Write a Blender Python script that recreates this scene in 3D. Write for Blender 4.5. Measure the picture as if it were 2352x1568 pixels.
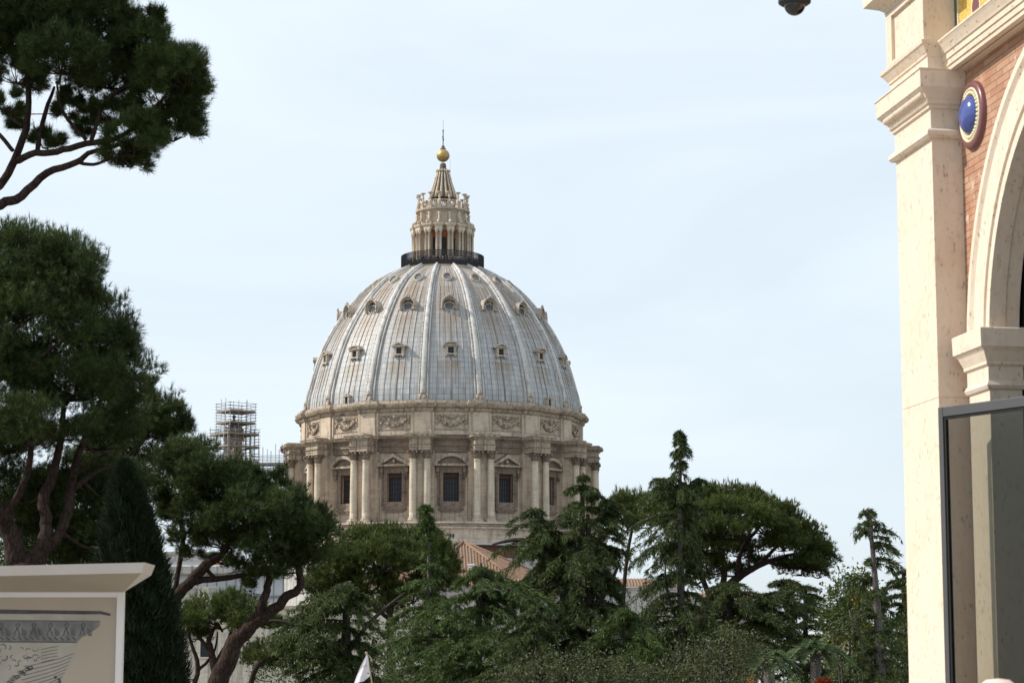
import bpy, bmesh, math, random
import numpy as np
from mathutils import Vector, Matrix
R = math.radians
for o in list(bpy.data.objects): bpy.data.objects.remove(o)
SC = bpy.context.scene
COL = SC.collection

# ---------------------------------------------------------------- camera, sky, sun, exposure
PITCH = R(8.2); FPX = 5227.0; CX, CY = 1176.0, 784.0; EYE = 1.65
cam_d = bpy.data.cameras.new('camera'); cam = bpy.data.objects.new('camera', cam_d); COL.objects.link(cam)
cam_d.sensor_width = 36.0; cam_d.lens = 36.0 * FPX / 2352.0
cam_d.clip_start = 0.1; cam_d.clip_end = 20000
cam.location = (0, 0, EYE); cam.rotation_euler = (R(90) + PITCH, 0, 0)
cam_d.dof.use_dof = True; cam_d.dof.focus_distance = 260.0; cam_d.dof.aperture_fstop = 9.0
SC.camera = cam
SUN_EL = R(41); SUN_AZ = (-0.999, 0.042)
world = bpy.data.worlds.new('World'); SC.world = world; world.use_nodes = True
wn = world.node_tree; wn.nodes.clear()
def nd(nt, kind, ins=None, **props):
    n = nt.nodes.new(kind)
    for k, v in props.items(): setattr(n, k, v)
    for k, v in (ins or {}).items():
        s = n.inputs[k]
        if isinstance(v, bpy.types.NodeSocket): nt.links.new(v, s)
        else: s.default_value = v
    return n
sky = nd(wn, 'ShaderNodeTexSky', sky_type='NISHITA', sun_disc=False, sun_elevation=SUN_EL,
         sun_rotation=math.atan2(SUN_AZ[0], SUN_AZ[1]), altitude=60, air_density=1.0, dust_density=1.6, ozone_density=1.2)
wc = nd(wn, 'ShaderNodeTexCoord')
wm = nd(wn, 'ShaderNodeMapping', {'Vector': wc.outputs['Generated'], 'Rotation': (0, R(12), 0), 'Scale': (3.0, 3.0, 13.0)})
wno = nd(wn, 'ShaderNodeTexNoise', {'Vector': wm.outputs[0], 'Scale': 1.1, 'Detail': 5.0, 'Roughness': 0.5, 'Distortion': 0.5})
wr = nd(wn, 'ShaderNodeMapRange', {'Value': wno.outputs[0], 'From Min': 0.36, 'From Max': 0.68, 'To Min': 0.76, 'To Max': 0.93})
wz = nd(wn, 'ShaderNodeSeparateXYZ', {0: wc.outputs['Generated']})
wh = nd(wn, 'ShaderNodeMapRange', {'Value': wz.outputs[2], 'From Min': 0.0, 'From Max': 0.26, 'To Min': -0.08, 'To Max': 0.03})
wf = nd(wn, 'ShaderNodeMath', {0: wr.outputs[0], 1: wh.outputs[0]}, operation='ADD')
wmix = nd(wn, 'ShaderNodeMix', {0: wf.outputs[0], 6: sky.outputs[0], 7: (7.8, 8.72, 9.5, 1)}, data_type='RGBA')
bg = nd(wn, 'ShaderNodeBackground', {'Color': wmix.outputs[2], 'Strength': 0.105})
nd(wn, 'ShaderNodeOutputWorld', {'Surface': bg.outputs[0]})
sun_d = bpy.data.lights.new('sun', 'SUN'); sun_o = bpy.data.objects.new('sun', sun_d); COL.objects.link(sun_o)
sun_d.energy = 4.4; sun_d.angle = R(0.53); sun_d.color = (1.0, 0.93, 0.82)
sv = Vector((SUN_AZ[0] * math.cos(SUN_EL), SUN_AZ[1] * math.cos(SUN_EL), math.sin(SUN_EL)))
sun_o.rotation_euler = (-sv).to_track_quat('-Z', 'Y').to_euler(); sun_o.location = (-60, 0, 80)
SC.view_settings.view_transform = 'Standard'; SC.view_settings.look = 'None'
SC.view_settings.exposure = 0.15; SC.view_settings.gamma = 1.0
SC.cycles.use_denoising = True; SC.cycles.max_bounces = 8; SC.cycles.transparent_max_bounces = 16

# ---------------------------------------------------------------- helpers
def at(px, py, Y):
    """point at forward distance Y seen in the picture at (px, py)"""
    u = (px - CX) / FPX; v = (CY - py) / FPX
    dy = math.cos(PITCH) - v * math.sin(PITCH); dz = math.sin(PITCH) + v * math.cos(PITCH)
    return Vector((u * Y / dy, Y, EYE + dz * Y / dy))
def zf(py, Y): return at(CX, py, Y).z
def ground_z(Y):
    pts = [(-1e5, 0), (27, 0), (34, -2.2), (60, -6), (130, -10), (280, -36), (1e5, -36)]
    for (a, za), (b, zb) in zip(pts, pts[1:]):
        if Y <= b: return za + (zb - za) * (Y - a) / (b - a)
def tag(o, label=None, cat=None, group=None, kind=None):
    for k, v in (('label', label), ('category', cat), ('group', group), ('kind', kind)):
        if v: o[k] = v
    return o
def thing(name, label, cat, loc=(0, 0, 0), rotz=0, group=None):
    o = bpy.data.objects.new(name, None); COL.objects.link(o)
    o.location = loc; o.rotation_euler = (0, 0, rotz); o.empty_display_size = 0.5
    return tag(o, label, cat, group)
def rep(o, parent, rotz=None, loc=None):
    c = o.copy(); COL.objects.link(c); c.parent = parent
    if rotz is not None: c.rotation_euler = (0, 0, rotz)
    if loc is not None: c.location = loc
    return c
def rep_tree(o, parent, rotz=None, loc=None):
    kids = list(o.children)
    c = rep(o, parent, rotz, loc)
    for k in kids: rep_tree(k, c)
    return c

class MB:
    def __init__(s): s.v = []; s.f = []; s.uv = {}; s.sm = []
    def add(s, V, F, smooth=False):
        b = len(s.v); s.v.extend([tuple(p) for p in V])
        for f in F: s.f.append(tuple(i + b for i in f)); s.sm.append(smooth)
        return b
    def box(s, x0, x1, y0, y1, z0, z1):
        V = [(x, y, z) for z in (z0, z1) for y in (y0, y1) for x in (x0, x1)]
        s.add(V, [(0, 2, 3, 1), (4, 5, 7, 6), (0, 1, 5, 4), (2, 6, 7, 3), (0, 4, 6, 2), (1, 3, 7, 5)])
    def bar(s, a, b, w, h, up=(0, 0, 1)):
        a = Vector(a); b = Vector(b); d = (b - a).normalized(); u = Vector(up)
        if abs(d.dot(u)) > 0.98: u = Vector((0, 1, 0))
        x = d.cross(u).normalized() * (w / 2); y = x.cross(d).normalized() * (h / 2)
        V = [p + i * x + j * y for p in (a, b) for i, j in ((-1, -1), (1, -1), (1, 1), (-1, 1))]
        s.add(V, [(0, 1, 2, 3), (7, 6, 5, 4), (0, 4, 5, 1), (1, 5, 6, 2), (2, 6, 7, 3), (3, 7, 4, 0)])
    def tube(s, pts, rad, n=8, cap=True):
        pts = [Vector(p) for p in pts]; m = len(pts)
        if not hasattr(rad, '__len__'): rad = [rad] * m
        V = []; F = []; px = None
        for i, p in enumerate(pts):
            d = (pts[min(i + 1, m - 1)] - pts[max(i - 1, 0)]).normalized()
            if px is None:
                px = d.orthogonal().normalized()
            else:
                px = (px - d * px.dot(d)); px = px.normalized() if px.length > 1e-6 else d.orthogonal().normalized()
            py = d.cross(px)
            for k in range(n):
                t = 2 * math.pi * k / n; V.append(p + (px * math.cos(t) + py * math.sin(t)) * rad[i])
        for i in range(m - 1):
            for k in range(n):
                k2 = (k + 1) % n; F.append((i * n + k, i * n + k2, (i + 1) * n + k2, (i + 1) * n + k))
        if cap: F.append(tuple(range(n - 1, -1, -1))); F.append(tuple((m - 1) * n + k for k in range(n)))
        s.add(V, F, True)
    def lathe(s, prof, n=24, a0=0.0, a1=2 * math.pi, c=(0, 0), smooth=True, sx=1, sy=1):
        full = abs(a1 - a0 - 2 * math.pi) < 1e-6; cnt = n if full else n + 1
        V = []; F = []
        for r, z in prof:
            for k in range(cnt):
                t = a0 + (a1 - a0) * k / n; V.append((c[0] + r * math.sin(t) * sx, c[1] - r * math.cos(t) * sy, z))
        for i in range(len(prof) - 1):
            for k in range(n):
                k2 = (k + 1) % cnt if full else k + 1
                F.append((i * cnt + k, i * cnt + k2, (i + 1) * cnt + k2, (i + 1) * cnt + k))
        s.add(V, F, smooth)
    def ball(s, c, r, n=10, m=6):
        if not hasattr(r, '__len__'): r = (r, r, r)
        V = [(c[0], c[1], c[2] - r[2])]; F = []
        for i in range(1, m):
            p = -math.pi / 2 + math.pi * i / m
            for k in range(n):
                t = 2 * math.pi * k / n
                V.append((c[0] + r[0] * math.cos(p) * math.cos(t), c[1] + r[1] * math.cos(p) * math.sin(t), c[2] + r[2] * math.sin(p)))
        V.append((c[0], c[1], c[2] + r[2])); L = len(V) - 1
        for k in range(n): F.append((0, 1 + (k + 1) % n, 1 + k)); F.append((L, L - n + k, L - n + (k + 1) % n))
        for i in range(m - 2):
            for k in range(n):
                k2 = (k + 1) % n; F.append((1 + i * n + k, 1 + i * n + k2, 1 + (i + 1) * n + k2, 1 + (i + 1) * n + k))
        s.add(V, F, True)
    def prism(s, pts, y0, y1):
        """outline (x, z) extruded from y0 to y1"""
        n = len(pts); V = [(x, y0, z) for x, z in pts] + [(x, y1, z) for x, z in pts]
        F = [tuple(range(n)), tuple(range(2 * n - 1, n - 1, -1))] + [(i, i + n, (i + 1) % n + n, (i + 1) % n) for i in range(n)]
        s.add(V, F)
    def mould(s, x0, x1, y0, y1, prof, keep_back=False, keep_x0=False):
        """stacked moulding round a rectangle: prof = (offset, z)"""
        V = []; F = []
        for o, z in prof:
            a0 = x0 if keep_x0 else x0 - o; yb = y1 if keep_back else y1 + o
            V += [(a0, y0 - o, z), (x1 + o, y0 - o, z), (x1 + o, yb, z), (a0, yb, z)]
        m = len(prof)
        for i in range(m - 1):
            for k in range(4):
                k2 = (k + 1) % 4; F.append((4 * i + k, 4 * i + k2, 4 * i + 4 + k2, 4 * i + 4 + k))
        F += [(3, 2, 1, 0), tuple(4 * (m - 1) + k for k in range(4))]
        s.add(V, F)
    def build(s, name, mat, parent=None, loc=(0, 0, 0), rotz=0, bevel=0, uv=None, fix=True):
        me = bpy.data.meshes.new(name); me.from_pydata([tuple(p) for p in s.v], [], s.f)
        me.polygons.foreach_set('use_smooth', s.sm)
        if fix:
            bm = bmesh.new(); bm.from_mesh(me); bmesh.ops.recalc_face_normals(bm, faces=bm.faces); bm.to_mesh(me); bm.free()
        if uv is not None:
            L = me.uv_layers.new(name='UVMap'); idx = np.empty(len(me.loops), int); me.loops.foreach_get('vertex_index', idx)
            L.data.foreach_set('uv', np.asarray(uv)[idx].ravel())
        me.materials.append(mat)
        o = bpy.data.objects.new(name, me); COL.objects.link(o); o.location = loc; o.rotation_euler = (0, 0, rotz)
        if parent: o.parent = parent
        if bevel:
            b = o.modifiers.new('bevel', 'BEVEL'); b.width = bevel; b.segments = 2; b.limit_method = 'ANGLE'; b.angle_limit = R(40)
        return o

def tri_obj(name, V, mat, parent=None, loc=(0, 0, 0)):
    """V: (N*3, 3) array of loose triangles"""
    V = np.asarray(V, np.float32).reshape(-1, 3); nt = len(V) // 3
    me = bpy.data.meshes.new(name); me.vertices.add(len(V)); me.vertices.foreach_set('co', V.ravel())
    me.loops.add(len(V)); me.loops.foreach_set('vertex_index', np.arange(len(V), dtype=np.int32))
    me.polygons.add(nt); me.polygons.foreach_set('loop_start', np.arange(0, len(V), 3, dtype=np.int32))
    me.update(calc_edges=True); me.materials.append(mat)
    o = bpy.data.objects.new(name, me); COL.objects.link(o); o.location = loc
    if parent: o.parent = parent
    return o

# ---------------------------------------------------------------- materials
def new_mat(name):
    m = bpy.data.materials.new(name); m.use_nodes = True; m.node_tree.nodes.clear(); return m, m.node_tree
def finish(nt, shader): nd(nt, 'ShaderNodeOutputMaterial', {'Surface': shader})
def mixc(nt, fac, a, b, blend='MIX'):
    return nd(nt, 'ShaderNodeMix', {0: fac, 6: a, 7: b}, data_type='RGBA', blend_type=blend).outputs[2]
def noise(nt, vec, scale, detail=4, rough=0.55, mp=None):
    if mp: vec = nd(nt, 'ShaderNodeMapping', {'Vector': vec, 'Scale': mp}).outputs[0]
    return nd(nt, 'ShaderNodeTexNoise', {'Vector': vec, 'Scale': scale, 'Detail': detail, 'Roughness': rough}).outputs[0]
def rng_(nt, val, a, b, c=0.0, d=1.0):
    return nd(nt, 'ShaderNodeMapRange', {'Value': val, 'From Min': a, 'From Max': b, 'To Min': c, 'To Max': d}).outputs[0]
def math_(nt, op, a, b=0.0):
    return nd(nt, 'ShaderNodeMath', {0: a, 1: b}, operation=op).outputs[0]
def C(r, g, b): return (r, g, b, 1)

def plain(name, col, rough=0.6, metal=0.0, var=0.12, scale=3.0, spec=0.3):
    m, nt = new_mat(name); tc = nd(nt, 'ShaderNodeTexCoord')
    f = noise(nt, tc.outputs['Object'], scale, 5)
    c = mixc(nt, rng_(nt, f, 0.3, 0.7), C(*[x * (1 - var) for x in col]), C(*[min(1, x * (1 + var)) for x in col]))
    b = nd(nt, 'ShaderNodeBsdfPrincipled', {'Base Color': c, 'Roughness': rough, 'Metallic': metal, 'Specular IOR Level': spec})
    finish(nt, b.outputs[0]); return m

def old_stone(name, base, grime=(0.07, 0.06, 0.055), scale=1.0, ledge=0.75, course=0.0, heavy=0.25, rain=0.62):
    """weathered travertine: tone patches, rain streaks, black crust on ledges"""
    m, nt = new_mat(name); tc = nd(nt, 'ShaderNodeTexCoord'); V = tc.outputs['Object']
    big = noise(nt, V, 0.22 * scale, 5, 0.6); fine = noise(nt, V, 2.6 * scale, 6, 0.65)
    layer = noise(nt, V, 1.3 * scale, 4, 0.6, (0.25, 0.25, 3.5)); streak = noise(nt, V, 1.5 * scale, 5, 0.6, (1.4, 1.4, 0.1))
    c = mixc(nt, rng_(nt, big, 0.3, 0.7), C(*[x * 0.82 for x in base]), C(*[x * 1.12 for x in base]))
    c = mixc(nt, rng_(nt, layer, 0.45, 0.75, 0, 0.4), c, C(base[0] * 0.66, base[1] * 0.58, base[2] * 0.5))
    c = mixc(nt, rng_(nt, fine, 0.48, 0.75, 0, 0.35), c, C(base[0] * 0.5, base[1] * 0.47, base[2] * 0.44))
    c = mixc(nt, rng_(nt, streak, 0.50, 0.64, 0, rain), c, C(*[x * 2.2 for x in grime]))
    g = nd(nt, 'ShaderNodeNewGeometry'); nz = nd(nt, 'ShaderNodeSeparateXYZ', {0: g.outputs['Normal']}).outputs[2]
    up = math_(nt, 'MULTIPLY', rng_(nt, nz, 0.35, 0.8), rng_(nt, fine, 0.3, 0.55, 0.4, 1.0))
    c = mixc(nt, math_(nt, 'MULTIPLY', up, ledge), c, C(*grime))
    if course:
        sep = nd(nt, 'ShaderNodeSeparateXYZ', {0: V})
        w = math_(nt, 'FRACT', math_(nt, 'DIVIDE', sep.outputs[2], course))
        c = mixc(nt, rng_(nt, w, 0.0, 0.06, 0.35, 0.0), c, C(*[x * 0.4 for x in base]))
    soot = noise(nt, V, 0.55 * scale, 6, 0.7, (1, 1, 2.2)); c = mixc(nt, rng_(nt, soot, 0.5, 0.66, 0, heavy), c, C(*[x * 1.3 for x in grime]))
    bmp = nd(nt, 'ShaderNodeBump', {'Height': fine, 'Strength': 0.35, 'Distance': 0.08})
    b = nd(nt, 'ShaderNodeBsdfPrincipled', {'Base Color': c, 'Roughness': 0.9, 'Specular IOR Level': 0.15, 'Normal': bmp.outputs[0]})
    finish(nt, b.outputs[0]); return m

def new_travertine(name, base, vertical=True):
    """cut travertine: fine vertical veins, small dark pits, warm patches"""
    m, nt = new_mat(name); tc = nd(nt, 'ShaderNodeTexCoord'); V = tc.outputs['Object']
    st = (9, 9, 1.2) if vertical else (1.2, 9, 9)
    vein = noise(nt, V, 2.2, 6, 0.6, st); patch = noise(nt, V, 1.6, 4)
    pm = nd(nt, 'ShaderNodeMapping', {'Vector': V, 'Scale': (1, 1, 0.42) if vertical else (0.42, 1, 1)}).outputs[0]
    vo = nd(nt, 'ShaderNodeTexVoronoi', {'Vector': pm, 'Scale': 26.0, 'Randomness': 1.0})
    keep = noise(nt, V, 7.0, 5, 0.7)
    pit = math_(nt, 'MULTIPLY', rng_(nt, vo.outputs['Distance'], 0.10, 0.32, 1, 0), rng_(nt, keep, 0.48, 0.58))
    mott = noise(nt, V, 16, 6, 0.7, (1, 1, 0.6))
    c = mixc(nt, rng_(nt, vein, 0.4, 0.75), C(*base), C(base[0] * 0.95, base[1] * 0.92, base[2] * 0.88))
    c = mixc(nt, rng_(nt, patch, 0.5, 0.75, 0, 0.5), c, C(base[0] * 0.93, base[1] * 0.79, base[2] * 0.66))
    c = mixc(nt, rng_(nt, mott, 0.52, 0.72, 0, 0.45), c, C(base[0] * 0.62, base[1] * 0.5, base[2] * 0.42))
    c = mixc(nt, math_(nt, 'MULTIPLY', pit, 0.7), c, C(0.2, 0.145, 0.105))
    bmp = nd(nt, 'ShaderNodeBump', {'Height': math_(nt, 'SUBTRACT', math_(nt, 'MULTIPLY', vein, 0.3), pit), 'Strength': 0.4, 'Distance': 0.008})
    b = nd(nt, 'ShaderNodeBsdfPrincipled', {'Base Color': c, 'Roughness': 0.75, 'Specular IOR Level': 0.25, 'Normal': bmp.outputs[0]})
    finish(nt, b.outputs[0]); return m

def lead_roof(name):
    """UV: u = panels round the dome, v = metres up the slope"""
    m, nt = new_mat(name); uv = nd(nt, 'ShaderNodeUVMap', uv_map='UVMap').outputs[0]
    tc = nd(nt, 'ShaderNodeTexCoord').outputs['Object']
    sep = nd(nt, 'ShaderNodeSeparateXYZ', {0: uv}); u, v = sep.outputs[0], sep.outputs[1]
    sheet = nd(nt, 'ShaderNodeTexBrick', {'Vector': nd(nt, 'ShaderNodeCombineXYZ', {0: math_(nt, 'MULTIPLY', u, 12.0), 1: v}).outputs[0],
               'Color1': C(0.36, 0.37, 0.385), 'Color2': C(0.50, 0.505, 0.515), 'Mortar': C(0.17, 0.165, 0.16), 'Scale': 1.0,
               'Mortar Size': 0.035, 'Mortar Smooth': 0.3, 'Bias': 0.0, 'Brick Width': 1.0, 'Row Height': 0.95}, offset=0.0)
    c = sheet.outputs[0]
    big = noise(nt, tc, 0.16, 5, 0.6); c = mixc(nt, rng_(nt, big, 0.35, 0.68, 0, 0.5), c, C(0.42, 0.41, 0.395))
    su = nd(nt, 'ShaderNodeCombineXYZ', {0: math_(nt, 'MULTIPLY', u, 46.0), 1: math_(nt, 'MULTIPLY', v, 0.16)}).outputs[0]
    st = noise(nt, su, 1.0, 5, 0.62); st2 = noise(nt, su, 0.37, 5, 0.6)
    pu = math_(nt, 'ABSOLUTE', math_(nt, 'SUBTRACT', math_(nt, 'FRACT', u), 0.5))   # 0 at the panel's middle
    mid = rng_(nt, pu, 0.12, 0.27, 1, 0)
    def below(v0, length):
        return math_(nt, 'MULTIPLY', rng_(nt, v, v0 - length, v0, 0, 1), math_(nt, 'LESS_THAN', v, v0))
    band = math_(nt, 'MAXIMUM', math_(nt, 'MAXIMUM', below(7.9, 4.5), below(16.9, 5.5)), below(24.2, 4.0))
    warm = math_(nt, 'MULTIPLY', math_(nt, 'MULTIPLY', band, mid), rng_(nt, st, 0.36, 0.56))
    c = mixc(nt, math_(nt, 'MULTIPLY', warm, 0.95), c, C(0.27, 0.19, 0.115))
    top = math_(nt, 'MULTIPLY', rng_(nt, v, 9.0, 20.0, 0, 1), rng_(nt, st2, 0.34, 0.56))
    c = mixc(nt, math_(nt, 'MULTIPLY', top, 0.85), c, C(0.25, 0.19, 0.14))
    allst = rng_(nt, st, 0.53, 0.66, 0, 0.7); c = mixc(nt, allst, c, C(0.25, 0.21, 0.18))
    foot = math_(nt, 'MULTIPLY', rng_(nt, v, 0.0, 2.5, 1, 0), rng_(nt, st, 0.45, 0.65)); c = mixc(nt, math_(nt, 'MULTIPLY', foot, 0.6), c, C(0.3, 0.235, 0.17))
    gut = math_(nt, 'MULTIPLY', rng_(nt, pu, 0.36, 0.43, 0, 1), rng_(nt, st2, 0.25, 0.5, 0.45, 1.0)); c = mixc(nt, math_(nt, 'MULTIPLY', gut, 0.8), c, C(0.16, 0.13, 0.11))
    for q in (0.013, 0.133, 0.253): c = mixc(nt, math_(nt, 'MULTIPLY', math_(nt, 'LESS_THAN', math_(nt, 'ABSOLUTE', math_(nt, 'SUBTRACT', pu, q)), 0.006), 0.7), c, C(0.14, 0.12, 0.11))
    bmp = nd(nt, 'ShaderNodeBump', {'Height': sheet.outputs[1], 'Strength': 0.5, 'Distance': 0.05, }, invert=True)
    b = nd(nt, 'ShaderNodeBsdfPrincipled', {'Base Color': c, 'Roughness': 0.55, 'Metallic': 0.0, 'Specular IOR Level': 0.45, 'Normal': bmp.outputs[0]})
    finish(nt, b.outputs[0]); return m

def bricks(name, w=0.30, h=0.062):
    m, nt = new_mat(name); tc = nd(nt, 'ShaderNodeTexCoord').outputs['Object']
    sp = nd(nt, 'ShaderNodeSeparateXYZ', {0: tc}); vec = nd(nt, 'ShaderNodeCombineXYZ', {0: sp.outputs[0], 1: sp.outputs[2]}).outputs[0]
    br = nd(nt, 'ShaderNodeTexBrick', {'Vector': vec, 'Color1': C(0.35, 0.19, 0.125), 'Color2': C(0.46, 0.295, 0.205), 'Mortar': C(0.15, 0.10, 0.075),
            'Scale': 1.0, 'Mortar Size': 0.004, 'Mortar Smooth': 0.2, 'Bias': 0.0, 'Brick Width': w, 'Row Height': h})
    n1 = noise(nt, tc, 9, 5); n2 = noise(nt, tc, 2.2, 5, 0.7); n3 = noise(nt, tc, 5.0, 6, 0.7)
    c = mixc(nt, rng_(nt, n1, 0.4, 0.7, 0, 0.4), br.outputs[0], C(0.36, 0.13, 0.07))
    c = mixc(nt, rng_(nt, n2, 0.5, 0.7, 0, 0.55), c, C(0.55, 0.36, 0.235))
    c = mixc(nt, rng_(nt, n3, 0.62, 0.70, 0, 0.7), c, C(0.66, 0.54, 0.45))
    bmp = nd(nt, 'ShaderNodeBump', {'Height': br.outputs[1], 'Strength': 0.8, 'Distance': 0.006}, invert=True)
    b = nd(nt, 'ShaderNodeBsdfPrincipled', {'Base Color': c, 'Roughness': 0.85, 'Specular IOR Level': 0.2, 'Normal': bmp.outputs[0]})
    finish(nt, b.outputs[0]); return m

def gold_mosaic(name):
    m, nt = new_mat(name); tc = nd(nt, 'ShaderNodeTexCoord').outputs['Object']
    sp = nd(nt, 'ShaderNodeSeparateXYZ', {0: tc}); vec = nd(nt, 'ShaderNodeCombineXYZ', {0: sp.outputs[0], 1: sp.outputs[2]}).outputs[0]
    br = nd(nt, 'ShaderNodeTexBrick', {'Vector': vec, 'Color1': C(0.62, 0.36, 0.06), 'Color2': C(0.78, 0.56, 0.16), 'Mortar': C(0.35, 0.2, 0.05),
            'Scale': 1.0, 'Mortar Size': 0.002, 'Bias': 0.0, 'Brick Width': 0.028, 'Row Height': 0.024})
    c = mixc(nt, rng_(nt, noise(nt, tc, 3, 4), 0.4, 0.7, 0, 0.5), br.outputs[0], C(0.72, 0.5, 0.2))
    b = nd(nt, 'ShaderNodeBsdfPrincipled', {'Base Color': c, 'Roughness': 0.45, 'Specular IOR Level': 0.4})
    finish(nt, b.outputs[0]); return m

def leaf_mat(name, dark, light, transl=0.25, scale=0.8, accent=None, rough=0.55):
    m, nt = new_mat(name); tc = nd(nt, 'ShaderNodeTexCoord').outputs['Object']; g = nd(nt, 'ShaderNodeNewGeometry')
    f = math_(nt, 'ADD', math_(nt, 'MULTIPLY', g.outputs['Random Per Island'], 0.5), math_(nt, 'MULTIPLY', noise(nt, tc, scale, 3), 0.6))
    c = mixc(nt, rng_(nt, f, 0.25, 0.85), C(*dark), C(*light))
    if accent:
        rr = math_(nt, 'MULTIPLY', rng_(nt, noise(nt, tc, scale * 0.8, 3), 0.52, 0.62), math_(nt, 'GREATER_THAN', g.outputs['Random Per Island'], 0.35))
        c = mixc(nt, rr, c, C(*accent))
    d = nd(nt, 'ShaderNodeBsdfPrincipled', {'Base Color': c, 'Roughness': rough, 'Specular IOR Level': 0.25})
    t = nd(nt, 'ShaderNodeBsdfTranslucent', {'Color': c})
    finish(nt, nd(nt, 'ShaderNodeMixShader', {0: transl, 1: d.outputs[0], 2: t.outputs[0]}).outputs[0]); return m

def bark_mat(name, a, b_, scale=1.0):
    m, nt = new_mat(name); tc = nd(nt, 'ShaderNodeTexCoord').outputs['Object']
    pl = nd(nt, 'ShaderNodeTexVoronoi', {'Vector': nd(nt, 'ShaderNodeMapping', {'Vector': tc, 'Scale': (1, 1, 0.35)}).outputs[0], 'Scale': 9.0 * scale}, feature='DISTANCE_TO_EDGE')
    n1 = noise(nt, tc, 4 * scale, 6, 0.7)
    c = mixc(nt, rng_(nt, n1, 0.3, 0.7), C(*a), C(*b_)); c = mixc(nt, rng_(nt, pl.outputs[0], 0.0, 0.12, 0.75, 0), c, C(*[x * 0.35 for x in a]))
    bmp = nd(nt, 'ShaderNodeBump', {'Height': pl.outputs[0], 'Strength': 0.9, 'Distance': 0.04})
    b = nd(nt, 'ShaderNodeBsdfPrincipled', {'Base Color': c, 'Roughness': 0.9, 'Specular IOR Level': 0.15, 'Normal': bmp.outputs[0]})
    finish(nt, b.outputs[0]); return m

def roof_tiles(name):
    """UV: u = metres along the eaves, v = metres down the slope"""
    m, nt = new_mat(name); uv = nd(nt, 'ShaderNodeUVMap', uv_map='UVMap').outputs[0]; tc = nd(nt, 'ShaderNodeTexCoord').outputs['Object']
    br = nd(nt, 'ShaderNodeTexBrick', {'Vector': nd(nt, 'ShaderNodeMapping', {'Vector': uv, 'Rotation': (0, 0, 0)}).outputs[0],
        'Color1': C(0.18, 0.105, 0.072), 'Color2': C(0.27, 0.175, 0.12), 'Mortar': C(0.16, 0.09, 0.06), 'Scale': 1.0, 'Mortar Size': 0.03, 'Bias': 0.1,
        'Brick Width': 0.31, 'Row Height': 0.42}, offset=0.0)
    c = mixc(nt, rng_(nt, noise(nt, tc, 0.5, 6, 0.7), 0.4, 0.7, 0, 0.7), br.outputs[0], C(0.21, 0.155, 0.12))
    c = mixc(nt, rng_(nt, noise(nt, tc, 2.5, 6, 0.7), 0.5, 0.75, 0, 0.6), c, C(0.36, 0.25, 0.17))
    b = nd(nt, 'ShaderNodeBsdfPrincipled', {'Base Color': c, 'Roughness': 0.9, 'Specular IOR Level': 0.15})
    finish(nt, b.outputs[0]); return m

def tinted_glass(name, tint, refl=1.45):
    m, nt = new_mat(name); t = nd(nt, 'ShaderNodeBsdfTransparent', {'Color': C(*tint)})
    gl = nd(nt, 'ShaderNodeBsdfGlossy', {'Color': C(0.9, 0.9, 0.9), 'Roughness': 0.02}); g = nd(nt, 'ShaderNodeNewGeometry'); fr0 = nd(nt, 'ShaderNodeFresnel', {'IOR': refl}); fr = nd(nt, 'ShaderNodeMath', {0: fr0.outputs[0], 1: math_(nt, 'SUBTRACT', 1.0, g.outputs['Backfacing'])}, operation='MULTIPLY')
    finish(nt, nd(nt, 'ShaderNodeMixShader', {0: fr.outputs[0], 1: t.outputs[0], 2: gl.outputs[0]}).outputs[0]); return m

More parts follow.
